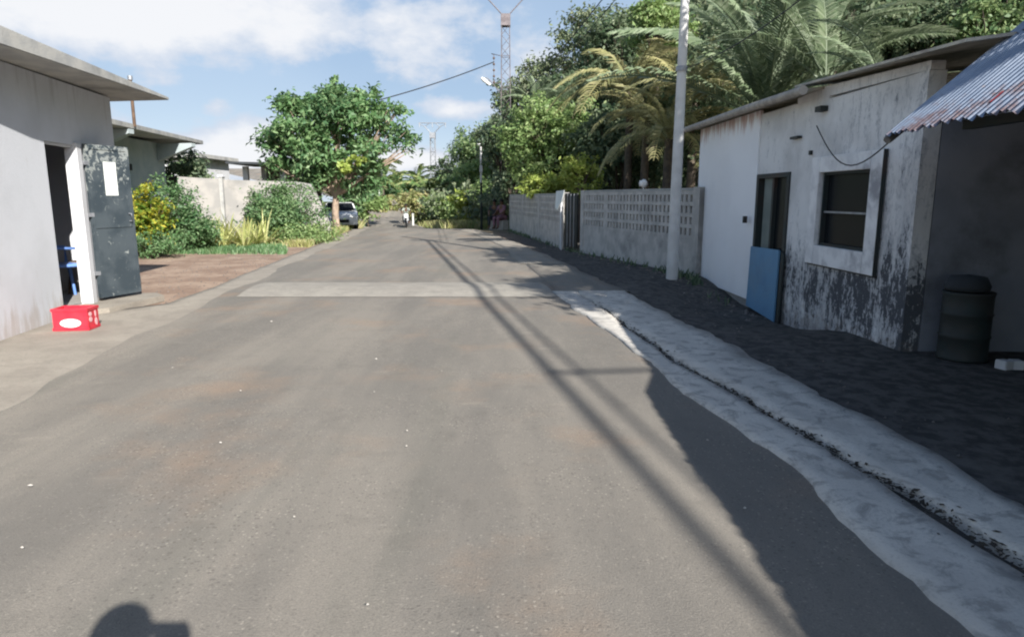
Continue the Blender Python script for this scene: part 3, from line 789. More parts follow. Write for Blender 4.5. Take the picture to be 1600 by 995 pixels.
mb = MB(); hbox(mb, 6.40, 12.6, -.3, -.0, .2, 3.0); mb.build('floor', M_dark, hut)
mb = MB(); hbox(mb, 6.40, 12.6, 0.0, 2.3, 1.6, 1.7); mb.build('partition', M_porch, hut)
# window: raised surround, frame, bars
WY0, WY1, WZ0, WZ1 = 6.92, 8.0, .84, 1.68
mb = MB()
hbox(mb, 6.70, WY0, .62, 1.86, -.05, -.001); hbox(mb, WY1, 8.2, .62, 1.86, -.05, -.001); hbox(mb, WY0 + .001, WY1 - .001, .62, WZ0, -.05, -.001); hbox(mb, WY0 + .001, WY1 - .001, WZ1, 1.86, -.05, -.001)
sd2 = MB(); hbox(sd2, 6.690, 6.699, .62, 1.86, -.052, -.012); hbox(sd2, 6.70, 8.2, .602, .617, -.02, -.001); sd2.build('painted_shadow_line', M_drum, hut)  # dark strips painted in as the shade beside and below the surround
win = mb.build('window', mat('window_surround', (.80, .79, .78), (.66, .65, .65), 5, .9, .3, dirt=(.22, .22, .24)), hut, .006)
mb = MB(); hbox(mb, WY0, WY0 + .03, WZ0, WZ1, .01, .08); hbox(mb, WY1 - .03, WY1, WZ0, WZ1, .01, .08); hbox(mb, WY0 + .03, WY1 - .03, WZ0, WZ0 + .03, .01, .08); hbox(mb, WY0 + .03, WY1 - .03, WZ1 - .03, WZ1, .01, .08)
mb.build('frame', M_drum, win)
mb = MB(); hbox(mb, WY0 + .05, WY1 - .05, 1.22, 1.24, .02, .05); hbox(mb, WY0 + .1, WY1 - .3, 1.03, 1.042, .1, .13); hbox(mb, WY0 + .1, WY1 - .35, 1.42, 1.43, .1, .13); mb.build('rail', M_iron2, win)
mb = MB(); hbox(mb, WY0 + .03, WY1 - .03, WZ0 + .03, WZ1 - .03, .06, .065); mb.build('pane', M_glass, win)
# doorway: upper dark panes, lower blue board
mb = MB(); hbox(mb, 8.86, 8.94, -.3, 1.72, -.02, .10); hbox(mb, 9.88, 9.96, -.3, 1.72, -.02, .10); hbox(mb, 8.94, 9.88, 1.66, 1.72, -.02, .10)
dr = mb.build('door', M_drum, hut)
mb = MB(); hbox(mb, 8.94, 9.38, -.3, 1.66, .05, .06); mb.build('pane', M_glass, dr)
mb = MB(); hbox(mb, 9.44, 9.80, -.3, 1.66, .04, .055); mb.build('pane', M_greyg, dr)
mb = MB(); hbox(mb, 9.38, 9.44, -.3, 1.66, .0, .06); mb.build('mullion', M_drum, dr)
bb = MB(); bb.extrude([(hx_(9) - .035, 8.93, .70), (hx_(10) - .03, 9.93, .68), (hx_(10) - .05, 9.93, -.20), (hx_(9) - .06, 8.90, -.26)], (-.025, 0, .01))
brd = bb.build('door_board', M_blueboard, None, .003); put(brd, 'blue painted board leaning in the lower half of the hut doorway', 'board')
put(MB().extrude([(hx_(9) - .02, 8.80, .66), (hx_(9) - .02, 8.90, .70), (hx_(9) - .05, 8.86, -.26), (hx_(9) - .05, 8.76, -.26)], (-.02, 0, 0)).build('plank', M_drum, None, .003), 'narrow dark plank leaning beside the blue board', 'plank')
# roofs
M_sheet = mat('weathered_roof_sheet', (.50, .46, .38), (.36, .33, .28), 5, .8, .2, dirt=(.24, .20, .17))
mb = MB(); mb.prism([(3.30, 8.15), (9, 8.2), (9, 13.2), (3.22, 13.05)], [2.60, 3.2, 3.2, 2.62], [2.63, 3.23, 3.23, 2.65]); mb.build('roof', M_sheet, hut)
n = 40; mb = MB(); mb.tube([(3.33, 8.02, 2.60), (3.30, 10, 2.625), (3.26, 13.1, 2.64)], .052, 12); mb.build('eave_pole', mat('pale_pole_wood', (.42, .38, .33), (.30, .27, .24), 9, .8, .3), hut)
mb = MB(); mb.prism([(3.42, 5.35), (8.5, 5.35), (8.5, 8.5), (3.42, 8.5)], [2.55, 3.2, 3.2, 2.70], [2.575, 3.23, 3.23, 2.725]); mb.build('roof', M_sheet, hut)
mb = MB(); hpoly(mb, [(6.2, 2.503), (8.84, 2.553), (8.84, 2.62), (8.16, 2.66), (6.2, 2.58)], .01, .14); mb.build('gable', M_lime, hut)
mb = MB(); mb.box(3.9, 4.1, 5.42, 5.5, 2.02, 2.55); mb.build('gable_board', M_white, hut)
# fittings
MB().extrude([(3.50, 10.10, 1.02), (3.50, 10.16, 1.02), (3.50, 10.16, 1.12), (3.50, 10.10, 1.12)], (-.05, 0, 0)).build('door_latch', M_drum, hut)
for a_ in ((8.62, 8.84, 2.12, 2.15, -.06, -.001), (8.30, 8.35, 1.9, 1.95, -.03, -.001), (8.0, 8.14, 2.37, 2.43, -.09, -.001)):
    mb = MB(); hbox(mb, *a_); mb.build('wall_hook', M_drum, hut)
cpts = []
for i in range(15):
    t = i / 14; y = 8.15 - t * 2.0; cpts.append((hx_(y) - .05 - .25 * t, y, 2.22 - .32 * t - .35 * math.sin(math.pi * t) * (1 - .1 * t)))
put(MB().tube(cpts, .007, 5).build('sagging_cable', M_cable), 'thin black cable sagging across the hut wall above its window', 'cable')

# ------------------------------------------------------------------ corrugated roof shop, nearest on the right
shop = thing('roadside_shop', 'dark open shop front under a low rusty corrugated iron roof at the right edge', 'shop')
def corr(name, c0, e, s, Le, Ls, pitch=.062, amp=.012, parent=None):
    e = Vector(e).normalized(); s = Vector(s).normalized(); nn = e.cross(s).normalized()
    if nn.z < 0: nn = -nn
    ne = int(Le / pitch * 6); V = []; r = random.Random(3)
    jag = [r.uniform(-.03, .03) for _ in range(ne // 6 + 2)]
    for j in range(9):
        for i in range(ne + 1):
            u = Le * i / ne; v = Ls * j / 8 + (jag[i // 6] if j == 0 else 0)
            V.append(Vector(c0) + e * u + s * v + nn * (amp * math.sin(2 * math.pi * u / pitch) + .012 * math.sin(u * 1.7 + v)))
    k = ne + 1
    Q = [(j * k + i, j * k + i + 1, (j + 1) * k + i + 1, (j + 1) * k + i) for j in range(8) for i in range(ne)]
    return np_mesh(name, V, Q, M_iron, parent, True)
SD = (1.4, .62, .95)
corr('roof_sheet', (2.70, 5.0, 1.84), (-.03, -1, 0), SD, 3.0, 1.55, parent=shop)
o2 = corr('roof_sheet', Vector((2.70, 5.0, 1.862)) + Vector(SD).normalized() * 1.42, (-.03, -1, 0), SD, 3.0, 5.2, parent=shop)
corr('roof_sheet', (2.49, 2.03, 1.86), (-.01, -1, 0), SD, 9.0, 7.0, parent=shop)
mb = MB(); c0 = Vector((2.74, 5.03, 1.82)); sv = Vector(SD).normalized()
mb.tube([c0 - sv * .03, c0 + sv * 6.4], .03, 6); mb.build('verge_beam', mat('grey_timber', (.20, .19, .18), (.12, .115, .11), 6, .9, .3), shop)
mb = MB(); mb.box(2.98, 3.05, -7, 4.6, 1.84, 1.90); mb.build('eave_beam', M_drum, shop)
for y in (1.2, -3.0, -6.8): MB().box(2.80, 2.92, y, y + .12, -.1, 1.74).build('post', M_drum, shop)
mb = MB(); mb.box(6.2, 6.35, -8, 6.15, -.1, 4.25); mb.box(3.0, 6.2, -8, -7.85, -.1, 2.0); mb.build('wall', M_porch, shop)
p = spot(1515, 190, 4.35)
MB().box(-.05, .07, -.05, .05, 0, .012, Matrix.Translation(Vector((2.86, 4.07, 1.965))) @ Vector(SD).to_track_quat('X', 'Z').to_matrix().to_4x4()).build('patch', mat('old_red_paint', (.30, .035, .04), None, 9, .7, .2), shop)['label'] = 'small red patch at the edge of the roof'
# drum, basin, and blocks in the dark
dm = thing('steel_drum', 'dark steel drum against the grey porch wall under the corrugated roof', 'drum', (4.05, 5.90, -.03))
MB().lathe([(0, 0), (.20, 0), (.205, .02), (.195, .04), (.195, .2), (.207, .215), (.195, .23), (.195, .4), (.207, .415), (.195, .43), (.195, .58), (.205, .6), (.2, .61), (.18, .60), (0, .6)], seg=22).build('body', M_drum, dm)
MB().lathe([(.0, .62), (.17, .62), (.18, .66), (.14, .74), (0, .76)], (-.02, 0, 0), 14).build('bucket', M_shirtd, dm)
for (px, py, r_, l_) in ((1570, 551, .3, 'left of the two small white blocks on the dark dirt under the iron roof'), (1589, 547, -.2, 'right and bigger of the two small white blocks under the iron roof')):
    p = spot(px, py + 9, 5.55)
    o = MB().box(-.045, .045, -.05, .05, -.01, .07, Matrix.Rotation(r_, 4, 'Z')).build('white_block', M_white, None, .006)
    o.location = (p.x, 5.55, gz(p.x, 5.55) - .03); put(o, l_, 'block', 'white blocks under the iron roof')

# ------------------------------------------------------------------ pierced block walls and gate
def pierced(label, p0, p1, zt0, zt1, rows, parts_seed, hole=True):
    t = thing('block_wall', label, 'wall', (0, 0, 0), 0, 'cement block walls along the right verge')
    P0, P1 = Vector(p0), Vector(p1); L = (P1 - P0).length; d = (P1 - P0) / L; n = Vector((-d.y, d.x, 0)) * -.14
    def slab(m, u0, u1, z0, z1, z0b=None, z1b=None, k=1.0, off=0.0):
        q0 = P0 + d * u0 - n * off; q1 = P0 + d * u1 - n * off
        m.extrude([(q0.x, q0.y, z0), (q1.x, q1.y, z0b if z0b is not None else z0), (q1.x, q1.y, z1b if z1b is not None else z1), (q0.x, q0.y, z1)], n * k)
    top = lambda u: zt0 + (zt1 - zt0) * u / L
    zb = .62; mb = MB(); slab(mb, 0, L, -.4, zb); mb.build('base_courses', M_block, t)
    up = MB(); nn = int(L / .165); pw = L / nn
    rh = (top(0) - .12 - zb) / rows
    for r in range(rows + 1):
        z0 = zb + r * rh; slab(up, 0, L, z0 + .002, z0 + .075, z0 + .002, z0 + .075)
    r0 = random.Random(parts_seed)
    for r in range(rows):
        z0 = zb + r * rh + .077; z1 = zb + (r + 1) * rh
        for i in range(nn):
            if i % 24 == 0: slab(up, i * pw, i * pw + pw, z0, z1)
            else: slab(up, i * pw, i * pw + pw * .52, z0, z1, k=.96, off=-.02)
        slab(up, 0, L, z0, z1, k=.12, off=-.86 if False else -.84) if not hole else None
    up.build('pierced_blocks', M_block, t)
    cp = MB(); zc = zb + rows * rh + .077; slab(cp, 0, L, zc, zc + .05, zc, zc + .05, k=1.12, off=.06); cp.build('coping', M_slab, t)
    for u in ([0, L - .2] if L < 8 else [0, L * .33, L * .66, L - .2]):
        m = MB(); slab(m, u, u + .2, -.4, top(u) + .02, k=1.25, off=.12); m.build('pillar', M_block, t)
    return t
pierced('cement block wall with rows of slots, between the hut and the dark gate', (3.40, 12.35, 0), (1.80, 17.75, 0), 1.56, 1.54, 4, 1)
pierced('long slotted cement block wall running away beyond the dark gate', (1.42, 18.75, 0), (-.10, 30.0, 0), 1.50, 1.40, 4, 2)
gt = thing('yard_gate', 'narrow dark gate with a white post and white cloth between the two block walls', 'gate', (1.6, 18.25, 0), math.atan2(1.0, -.38))
mb = MB(); mb.box(-.36, .40, -.02, .02, .05, 1.5); mb.build('gate_leaf', M_drum, gt)
mb = MB()
for x in (-.2, 0, .2): mb.box(x - .015, x + .015, .021, .04, .08, 1.48)
mb.build('gate_bar', M_iron2, gt)
MB().tube([(.40, .12, -.1), (.40, .12, 1.30)], .035, 8).build('post', M_white, gt)
mb = MB(); mb.add([(.62, .16, 1.56), (.10, .16, 1.58), (.16, .20, 1.30), (.42, .22, 1.05), (.60, .2, 1.12)], [(0, 1, 2, 3, 4)]); mb.extrude([(.62, .17, 1.56), (.10, .17, 1.58), (.16, .21, 1.30), (.42, .23, 1.05), (.60, .21, 1.12)], (0, .01, 0)); mb.build('hanging_cloth', M_paper, gt)
p = spot(1005, 287, 14.6)
bag = thing('white_bag', 'crumpled white plastic bag caught on top of the block wall', 'bag', (p.x, 14.6, p.z))
rr = random.Random(4); mb = MB(); mb.ball((0, 0, 0), (.10, .09, .09), 10, 7); mb.v = [(x * rr.uniform(.7, 1.2), y * rr.uniform(.7, 1.2), z * rr.uniform(.7, 1.2)) for x, y, z in mb.v]
mb.build('film', M_mark, bag); MB().tube([(0, 0, -.22), (0.01, 0, -.05)], .012, 5).build('tie', M_mark, bag)

# ------------------------------------------------------------------ poles, masts and wires
pl = thing('utility_pole', 'tall pale concrete pole in front of the slotted block wall, left of the hut', 'pole', (2.87, 12.0, -.05), 0, 'line poles')
MB().tube([(0, 0, 0), (0.02, 0, 4), (.04, 0, 8.6)], [.105, .075, .055], 14).build('shaft', M_pole, pl)
MB().lathe([(.1, 0), (.102, .02), (.102, .06), (.1, .08)], (.016, 0, 3.55), 14).build('strap', M_iron2, pl)
MB().box(-.5, .5, -.04, .04, 7.0, 7.08).build('cross_arm', M_iron2, pl)
for x in (-.42, -.14, .14, .42): MB().lathe([(0, 0), (.03, 0), (.045, .03), (.03, .06), (.045, .09), (.02, .12), (0, .12)], (x, 0, 7.08), 8).build('insulator', M_brown, pl)
pl2 = copy_tree(pl); pl2.location = (10.2, -28, 0); pl2['label'] = 'tall pale concrete pole standing far behind the shops'
def wire(name, label, p, q, sag, r=.012, n=28, cat='cable', group='overhead cables'):
    p, q = Vector(p), Vector(q)
    o = MB().tube([p.lerp(q, i / n) - Vector((0, 0, sag * 4 * (i / n) * (1 - i / n))) for i in range(n + 1)], r, 6).build(name, M_cable)
    return put(o, label, cat, group)
wire('overhead_cable', 'thick bundled overhead cable running back from the pale pole above the shops', (2.90, 12, 7.05), (10.15, -28, 7.2), .15, .048)
wire('overhead_cable', 'thinner overhead cable beside the thick bundle above the shops', (3.10, 12, 7.02), (10.4, -28, 7.15), .15, .026)
wire('service_cable', 'thick service cable dropping off the bundle toward the shops', (5.93, -4.95, 7.0), (13.5, -3.6, 6.9), .05, .028)
LPX, LPY = -1.62, 36.0
wire('overhead_cable', 'overhead cable from the pale pole to the street lamp, upper of the pair', (2.9, 12, 6.35), (LPX, LPY, 4.1), .15, .013)
wire('overhead_cable', 'overhead cable from the pale pole to the street lamp, lower of the pair', (2.85, 12, 5.95), (LPX, LPY, 3.9), .2, .009)
wire('service_cable', 'thin cable from the pale pole up to the right over the palms', (2.95, 12, 3.55), spot(1300, -40, 7.5), .12, .008)
wire('service_cable', 'cable rising from the round tree to the insulators on the lattice mast', spot(560, 165, 30), spot(772, 97, 36.5), .12, .026)

ma = thing('lattice_mast', 'slender steel lattice mast with a V-shaped head rising behind the trees', 'power mast', (-.33, 37, gz(0, 37) - .2), 0, 'steel power masts')
def mast(parent, H, w0, w1, steps, r=.022, arm=1.75, rise=1.35, M_steelr=M_steelr):
    mb = MB(); br = MB()
    P = lambda k, t: Vector(((w0 + (w1 - w0) * t) * .5 * (1, 1, -1, -1)[k], (w0 + (w1 - w0) * t) * .5 * (1, -1, -1, 1)[k], H * t))
    for k in range(4): mb.tube([P(k, 0), P(k, 1)], r, 5)
    mb.build('leg_frame', M_steelr, parent)
    for i in range(steps):
        t0, t1 = i / steps, (i + 1) / steps
        for k in range(4):
            k2 = (k + 1) % 4
            br.tube([P(k if i % 2 else k2, t0), P(k2 if i % 2 else k, t1)], r * .55, 4)
            if i % 3 == 0: br.tube([P(k, t0), P(k2, t0)], r * .7, 4)
    br.build('lattice', M_steelr, parent)
    MB().box(-w1 * .62, w1 * .62, -w1 * .62, w1 * .62, H - .55, H + .02).build('head_box', M_steelr, parent)
    hd = MB()
    for s in (-1, 1):
        hd.tube([(s * w1 * .4, 0, H), (s * arm * .55, 0, H + rise * .62)], r * 1.4, 5)
        hd.tube([(s * arm * .55, 0, H + rise * .62), (s * arm * .2, 0, H + rise)], r, 5)
        hd.tube([(s * arm * .55, 0, H + rise * .62), (s * arm, 0, H + rise * .95)], r, 5)
    hd.tube([(-arm, 0, H + rise), (arm, 0, H + rise)], r * 1.3, 5)
    hd.build('cross_arm', M_steelr, parent)
    for s in (-1, 0, 1):
        MB().lathe([(.01, 0), (.06, -.03), (.03, -.08), (.06, -.12), (.03, -.18), (.06, -.22), (.03, -.3), (.05, -.34), (0, -.6)], (s * arm * .95, 0, H + rise), 7).build('insulator', M_iron2, parent)
mast(ma, spot(790, 24, 37).z - gz(0, 37) + .2, .62, .40, 22)
br = MB(); zb = spot(780, 88, 37).z - gz(0, 37) + .2
br.tube([(-.2, 0, zb), (-.75, 0, zb + .12), (-.62, 0, zb + .05), (-.62, 0, zb - 1.4)], .018, 5); br.tube([(-.25, 0, zb - 1.35), (-.62, 0, zb - 1.35)], .018, 5); br.build('side_bracket', M_steelr, ma)
for k in range(5): MB().lathe([(0, .05), (.05, .04), (.06, 0), (.05, -.05), (0, -.06)], (-.62, 0, zb - .1 - k * .3), 8).build('insulator', M_brown, ma)
la = MB(); la.tube([(-.25, 0, zb - 1.9), (-.8, -.1, zb - 1.25), (-1.0, -.1, zb - 1.1)], .022, 6); la.build('lamp_arm', M_steelr, ma)
a = spot(752, 122, 36.8) - Vector(ma.location); b = spot(766, 133, 36.9) - Vector(ma.location)
MB().tube([a, a.lerp(b, .3), b], [.06, .11, .07], 8).build('lamp_head', M_lamp, ma)
m2 = thing('lattice_mast', 'distant lattice mast with a V-shaped head over the palm tops left of the hill', 'power mast', (-8.7, 76, gz(-8.7, 76) - .2), 0, 'steel power masts')
mast(m2, spot(677, 208, 76).z - gz(-8.7, 76) + .2, .7, .5, 18, .038, 1.5, 1.05, M_iron2)
sl = thing('street_lamp', 'thin street lamp with a small pale head standing in front of the green hill', 'street lamp', (LPX, LPY, gz(LPX, LPY)))
MB().tube([(0, 0, -.1), (0, 0, 2.4)], .06, 8).build('lower_pole', M_drum, sl); MB().tube([(0, 0, 2.4), (0, 0, 4.3)], .052, 8).build('upper_pole', M_pole, sl)  # upper length coloured pale as if sunlit, lower length dark in contrast
MB().box(-.18, .18, -.16, .06, 4.3, 4.38).build('lamp_head', M_lamp, sl, .01); MB().box(-.08, .08, -.1, .1, 2.95, 3.25).build('meter_box', M_pole, sl)
for (px, pt, pb, Y, lab, hd) in ((605, 321, 352, 62, 'pale slim post at the far left verge beyond the small motorcycle', False), (668, 308, 352, 60, 'pale slim post with a small lamp head at the far bend', True),
                                 (645, 335, 354, 50.8, 'short thick white marker post beside the oncoming motorcycle', False)):
    p = spot(px, pt, Y); z0 = gz(p.x, Y) - .1
    t = thing('roadside_post', lab, 'post', (p.x, Y, z0)); r = .09 if px == 645 else .075
    MB().tube([(0, 0, 0), (0, 0, p.z - z0)], [r, r * .8], 8).build('shaft', M_pole, t)
    if hd: MB().box(-.1, .45, -.12, .12, p.z - z0, p.z - z0 + .14).build('lamp_head', M_pole, t)
    else: MB().lathe([(r * .95, 0), (r * .95, .05), (0, .09)], (0, 0, p.z - z0), 8).build('cap', M_pole, t)

# ------------------------------------------------------------------ big round tree
tb = Vector((-7.55, 29.0, 0))
def rel(px, py, Y): return spot(px, py, Y) - tb
lob = []
for (px, py, rx, rz, dy) in ((470, 195, 1.45, 1.25, 0), (430, 230, .75, .9, .2), (540, 185, 1.5, 1.25, -.3), (600, 190, 1.05, .85, .2), (500, 250, 1.5, .9, 0), (575, 245, 1.2, .85, -.4), (455, 240, 1.0, .9, .5), (628, 214, .75, .33, .3), (590, 275, .55, .45, .3), (515, 165, 1.1, .7, .6), (445, 160, .5, .4, 0), (575, 150, .5, .45, 0), (640, 235, .5, .2, 0), (422, 215, .4, .4, 0), (425, 262, .45, .35, 0), (520, 148, .6, .4, 0), (625, 178, .5, .3, 0), (490, 285, .9, .4, .4), (560, 288, .85, .5, .3), (522, 282, .8, .5, .5)):
    q = rel(px, py, 29 + dy); lob.append((q.x, q.y, q.z, rx, rx * 1.0, rz))
T1 = tree('round_tree', 'big dense round green tree with a pale forked trunk at the left roadside', 'tree', tb, [(l[0] * .97, l[1], l[2], l[3] * .94, l[4] * .94, l[5] * .94) for l in lob], L_tree, 500, 34, .26, .34, 7, M_bark, .165, shell=.38, aspect=.42)
rs = np.random.RandomState(3)
P, nn = crown_pts([(*rel(540, 262, 27.6), .30, .2, .25), (*rel(563, 250, 27.5), .35, .2, .2)], 14, 24, .14, rs)
np_mesh('lime_sprig', card_leaves(P, nn, .2, rs), quads(len(P)), L_lime, T1)
mb = MB()
for px, py in ((521, 118), (562, 135)): mb.tube([rel(px, 165, 29), rel(px + 3, py + 20, 29), rel(px, py, 29)], [.03, .02, .008], 5)
mb.build('twig', M_barkd, T1)
for a_ in ((*rel(522, 128, 29), .12, .12, .3), (*rel(560, 145, 29), .16, .12, .25)):
    P, nn = crown_pts([a_], 5, 14, .12, rs)
    np_mesh('top_sprig', card_leaves(P, nn, .2, rs), quads(len(P)), L_tree, T1)

# ------------------------------------------------------------------ plants on the left
def at_ground(px, Y):
    p = spot(px, 308, Y); return Vector((p.x, Y, gz(p.x, Y) - .04))
shrub('tall croton bush with yellow leaves beside the open dark door', at_ground(226, 16.6), 1.2, 1.7, L_yel, 21, 120, 34, .13, cat='bush', name='croton_bush', clump_r=.16)
shrub('green leafy bush just right of the yellow croton', at_ground(254, 17.8), 1.8, 1.85, L_bush, 22, 150, 36, .11, group='green garden bushes')
shrub('dark green bush low behind the yellow croton, against the grey green house', at_ground(205, 17.6), 1.4, 1.5, L_bush, 23, 100, 34, .11, group='green garden bushes')
shrub('low blue green bush between the croton and the spiky plants', at_ground(284, 18.6), 1.6, 1.05, L_blue, 24, 150, 34, .10, group='green garden bushes')
shrub('small weedy green bush in the front at the foot of the croton', at_ground(233, 16.0), 1.1, .62, L_bush, 25, 70, 30, .09, group='green garden bushes')
shrub('broad bushy green shrub in front of the ramped end of the cement wall', at_ground(450, 22.2), 2.4, 1.9, L_blue, 26, 200, 40, .12, group='green garden bushes')
shrub('smaller green shrub just left of the broad one at the cement wall', at_ground(418, 22.0), 1.4, 1.75, L_bush, 27, 90, 34, .12, group='green garden bushes')
shrub('low bright green shrub spreading toward the kerb below the broad shrub', at_ground(470, 21.6), 2.4, .62, L_lite, 28, 110, 34, .10, group='green garden bushes')
for i, (px, Y, w, h, m) in enumerate(((272, 24.5, 2.2, 3.1, L_dark), (296, 27, 1.6, 2.8, L_mid))):
    p = at_ground(px, Y)
    tree('small_tree', ('dark small tree between the grey green house and the cement wall', 'thin small tree behind the left end of the cement wall')[i], 'tree', p, [(0, 0, h - .7, w * .5, w * .5, .75), (.3, 0, h - 1.1, w * .35, w * .4, .6)], m, 90, 34, .16, .26, 40 + i, tr=.07)
def blade_mesh(name, n, L, seed):
    r = random.Random(seed); mb = MB()
    for i in range(n):
        a = r.uniform(0, 6.3); el_ = r.uniform(.5, 1.35); l = L * r.uniform(.65, 1.1); w = r.uniform(.022, .038)
        d = Vector((math.cos(a), math.sin(a), 0)); sd_ = Vector((-d.y, d.x, 0))
        pts = []
        for k in range(6):
            t = k / 5; e = el_ - 1.0 * t * t * (1.35 - el_ + .25)
            prev = pts[-1][0] if pts else Vector((d.x * .05, d.y * .05, 0))
            q = prev + (d * math.cos(e) + Vector((0, 0, math.sin(e)))) * (l / 5) if k else prev
            pts.append((q, w * (.6, 1, 1, .85, .55, .05)[k]))
        vs = []
        for q, ww in pts: vs += [q - sd_ * ww, q + sd_ * ww]
        mb.add(vs, [(2 * k, 2 * k + 1, 2 * k + 3, 2 * k + 2) for k in range(5)])
    me = bpy.data.meshes.new(name); me.from_pydata(mb.v, [], mb.f); me.materials.append(L_spiky); me.update(); return me
bm_ = [blade_mesh('blades', 34, 1.05, 5), blade_mesh('blades', 30, .95, 6), blade_mesh('blades', 36, 1.1, 9)]
SPL = ['leftmost at the front of its clump', 'second from the left, at the front of its clump', 'third from the left in the front row of its clump', 'fourth from the left, front row of its clump', 'second from the right in the front row of its clump', 'rightmost beside the broad green shrub', 'left one of the two at the back of the clump', 'right one of the two at the back of the clump']
SPK = [(326, 19.8), (343, 19.4), (360, 19.9), (377, 19.4), (394, 19.9), (408, 20.4), (350, 20.5), (385, 20.6)]
for i, (px, Y) in enumerate(SPK):
    p = at_ground(px, Y); t = thing('spiky_plant', 'yellow striped spiky plant, ' + SPL[i], 'plant', p, i * 1.3, 'spiky striped plants before the cement wall')
    o = bpy.data.objects.new('blades', bm_[i % 3]); COL.objects.link(o); o.parent = t
    m = MB().lathe([(.09, -.05), (.07, .05), (.03, .12), (0, .13)], seg=7).build('root_crown', M_brown, t)
def grass(name, fn, n, h, seed, m=L_grass):
    rs = np.random.RandomState(seed); r = random.Random(seed); V = np.empty((n, 4, 3))
    for i in range(n):
        x, y = fn(r); z = gz(x, y) - .04; a = r.uniform(0, 6.3); hh = h * r.uniform(.4, 1.2); w = .012 + .0006 * y
        dx, dy = math.cos(a) * w, math.sin(a) * w; lx, ly = r.gauss(0, .35) * hh, r.gauss(0, .35) * hh
        V[i] = ((x - dx, y - dy, z), (x + dx, y + dy, z), (x + lx + dx * .3, y + ly, z + hh), (x + lx - dx * .3, y + ly, z + hh * .98))
    return put(np_mesh(name, V.reshape(-1, 3), quads(n), m), kind='stuff')
def gl(r):
    y = 19.5 + 11 * r.random() ** .8; return apron_o(y) - .15 - abs(r.gauss(0, 1.0)) * (y - 17) / 6, y
grass('grass', gl, 9000, .20, 3)
def gl2(r):
    y = r.uniform(15.5, 21); px = r.uniform(200, 430); return spot(px, 308, y + 1.0).x, y + 1.6
def gw(r):
    y = r.choice((r.uniform(11.5, 13.2), r.uniform(14, 29), r.uniform(10, 29))); wx = float(np.interp(y, [9, 12.3, 17.8, 30], [3.5, 3.28, 1.72, -.2])); return wx - abs(r.gauss(0, .12)), y
grass('weeds', gw, 450, .12, 14, L_dark)
grass('grass', gl2, 6000, .12, 4, L_bush)

# ------------------------------------------------------------------ right hand trees, near to far
def T(px, py, Y, r, m, lab, seed, n=150, nl=36, size=.2, cr=.34, sq=.85, name='leafy_tree', cat='tree', extra=(), tr=.12, group='trees behind the block walls', shell=.5):
    c = spot(px, py, Y); gzz = gz(c.x, Y); base = Vector((c.x, Y, gzz - .1)); h = c.z - gzz
    rr = random.Random(seed)
    lobes = [(0, 0, h, r, r, r * sq)]
    for k in range(5):
        a = rr.uniform(0, 6.3); e = rr.uniform(-.5, .8); lobes.append((math.cos(a) * r * .7, math.sin(a) * r * .6, h + e * r * sq * .7, r * rr.uniform(.4, .6), r * rr.uniform(.4, .6), r * sq * rr.uniform(.35, .55)))
    for (p2, q2, r2) in extra:
        q = spot(p2, q2, Y); lobes.append((q.x - c.x, 0, q.z - gzz, r2, r2, r2 * sq))
    if h < r * 1.25:
        lobes.append((0, 0, max(.5, h * .45), r * .9, r * .8, h * .45))
    return tree(name, lab, cat, base, lobes, m, n, nl, size, cr, seed, tr=tr, group=group, shell=shell)
T(855, 215, 27, 1.7, L_lite, 'light green feathery tree rising behind the far block wall', 50, 260, 40, .19, .34, extra=((838, 170, .8), (880, 255, 1.0), (830, 250, 1.0)))
T(912, 273, 22, .52, L_lime, 'bright lime shrub poking above the wall by the gate', 51, 60, 34, .14, .2, 1.3, 'lime_shrub', 'shrub', group='lime shrubs over the wall')
T(852, 287, 24, .62, L_lime, 'lime shrub spilling over the far block wall', 52, 90, 34, .14, .22, .7, 'lime_shrub', 'shrub', extra=((878, 286, .5), (833, 290, .4)), group='lime shrubs over the wall')
T(800, 235, 33, 1.3, L_dark, 'dark narrow tree in front of the lattice mast', 53, 160, 36, .2, .34, 1.3, extra=((792, 195, .8), (815, 270, 1.2), (795, 290, .9)))
T(905, 190, 31, 2.4, L_dark, 'dark tree just right of the light feathery tree', 54, 280, 38, .24, .42, extra=((930, 240, 1.6), (880, 150, 1.4)))
T(965, 230, 25, 1.7, L_dark, 'low dark tree under the yellowing palm', 55, 220, 36, .2, .34, .8, extra=((1010, 262, 1.0), (1045, 275, 1.0), (930, 268, .9)))
T(985, 105, 34, 2.7, L_dark, 'big dark tree high on the slope left of the pale pole', 56, 280, 38, .26, .46, extra=((950, 70, 1.6), (1035, 60, 1.8)))
for k_, (px_, py_, Y_, r_, lab_) in enumerate(((880, 128, 43, 2.5, 'dark tree on the wooded slope right of the lattice mast, middle of the row'), (832, 172, 47, 2.2, 'dark tree low on the wooded slope just right of the lattice mast'), (930, 78, 41, 2.8, 'dark tree on the skyline of the slope, upper right of the row'), (785, 222, 52, 2.2, 'dark tree on the slope at the foot of the lattice mast'), (742, 245, 66, 2.6, 'dark tree on the slope above the street lamp'))):
    T(px_, py_, Y_, r_, L_hill, lab_, 160 + k_, 230, 30, .26, .5, .9, extra=((px_ + 25, py_ + 45, r_ * .8), (px_ + 45, py_ + 10, r_ * .7)), group='trees on the skyline of the slope')
T(1030, 40, 27, 1.2, L_lite, 'pale green crown behind the top of the pale pole', 57, 120, 36, .2, .34)
T(1440, 55, 17, 1.0, L_dark, 'dark glossy tree above the hut roof, left of the yellow-green one', 58, 190, 36, .15, .24, .9, extra=((1400, 25, .8), (1475, 20, .8), (1500, 75, .8), (1430, 95, .7)))
T(1530, 60, 15.5, .8, L_mid, 'yellow-green leafy tree above the corrugated roof edge', 59, 130, 34, .14, .22, .9, extra=((1560, 15, .8), (1500, 105, .5)))
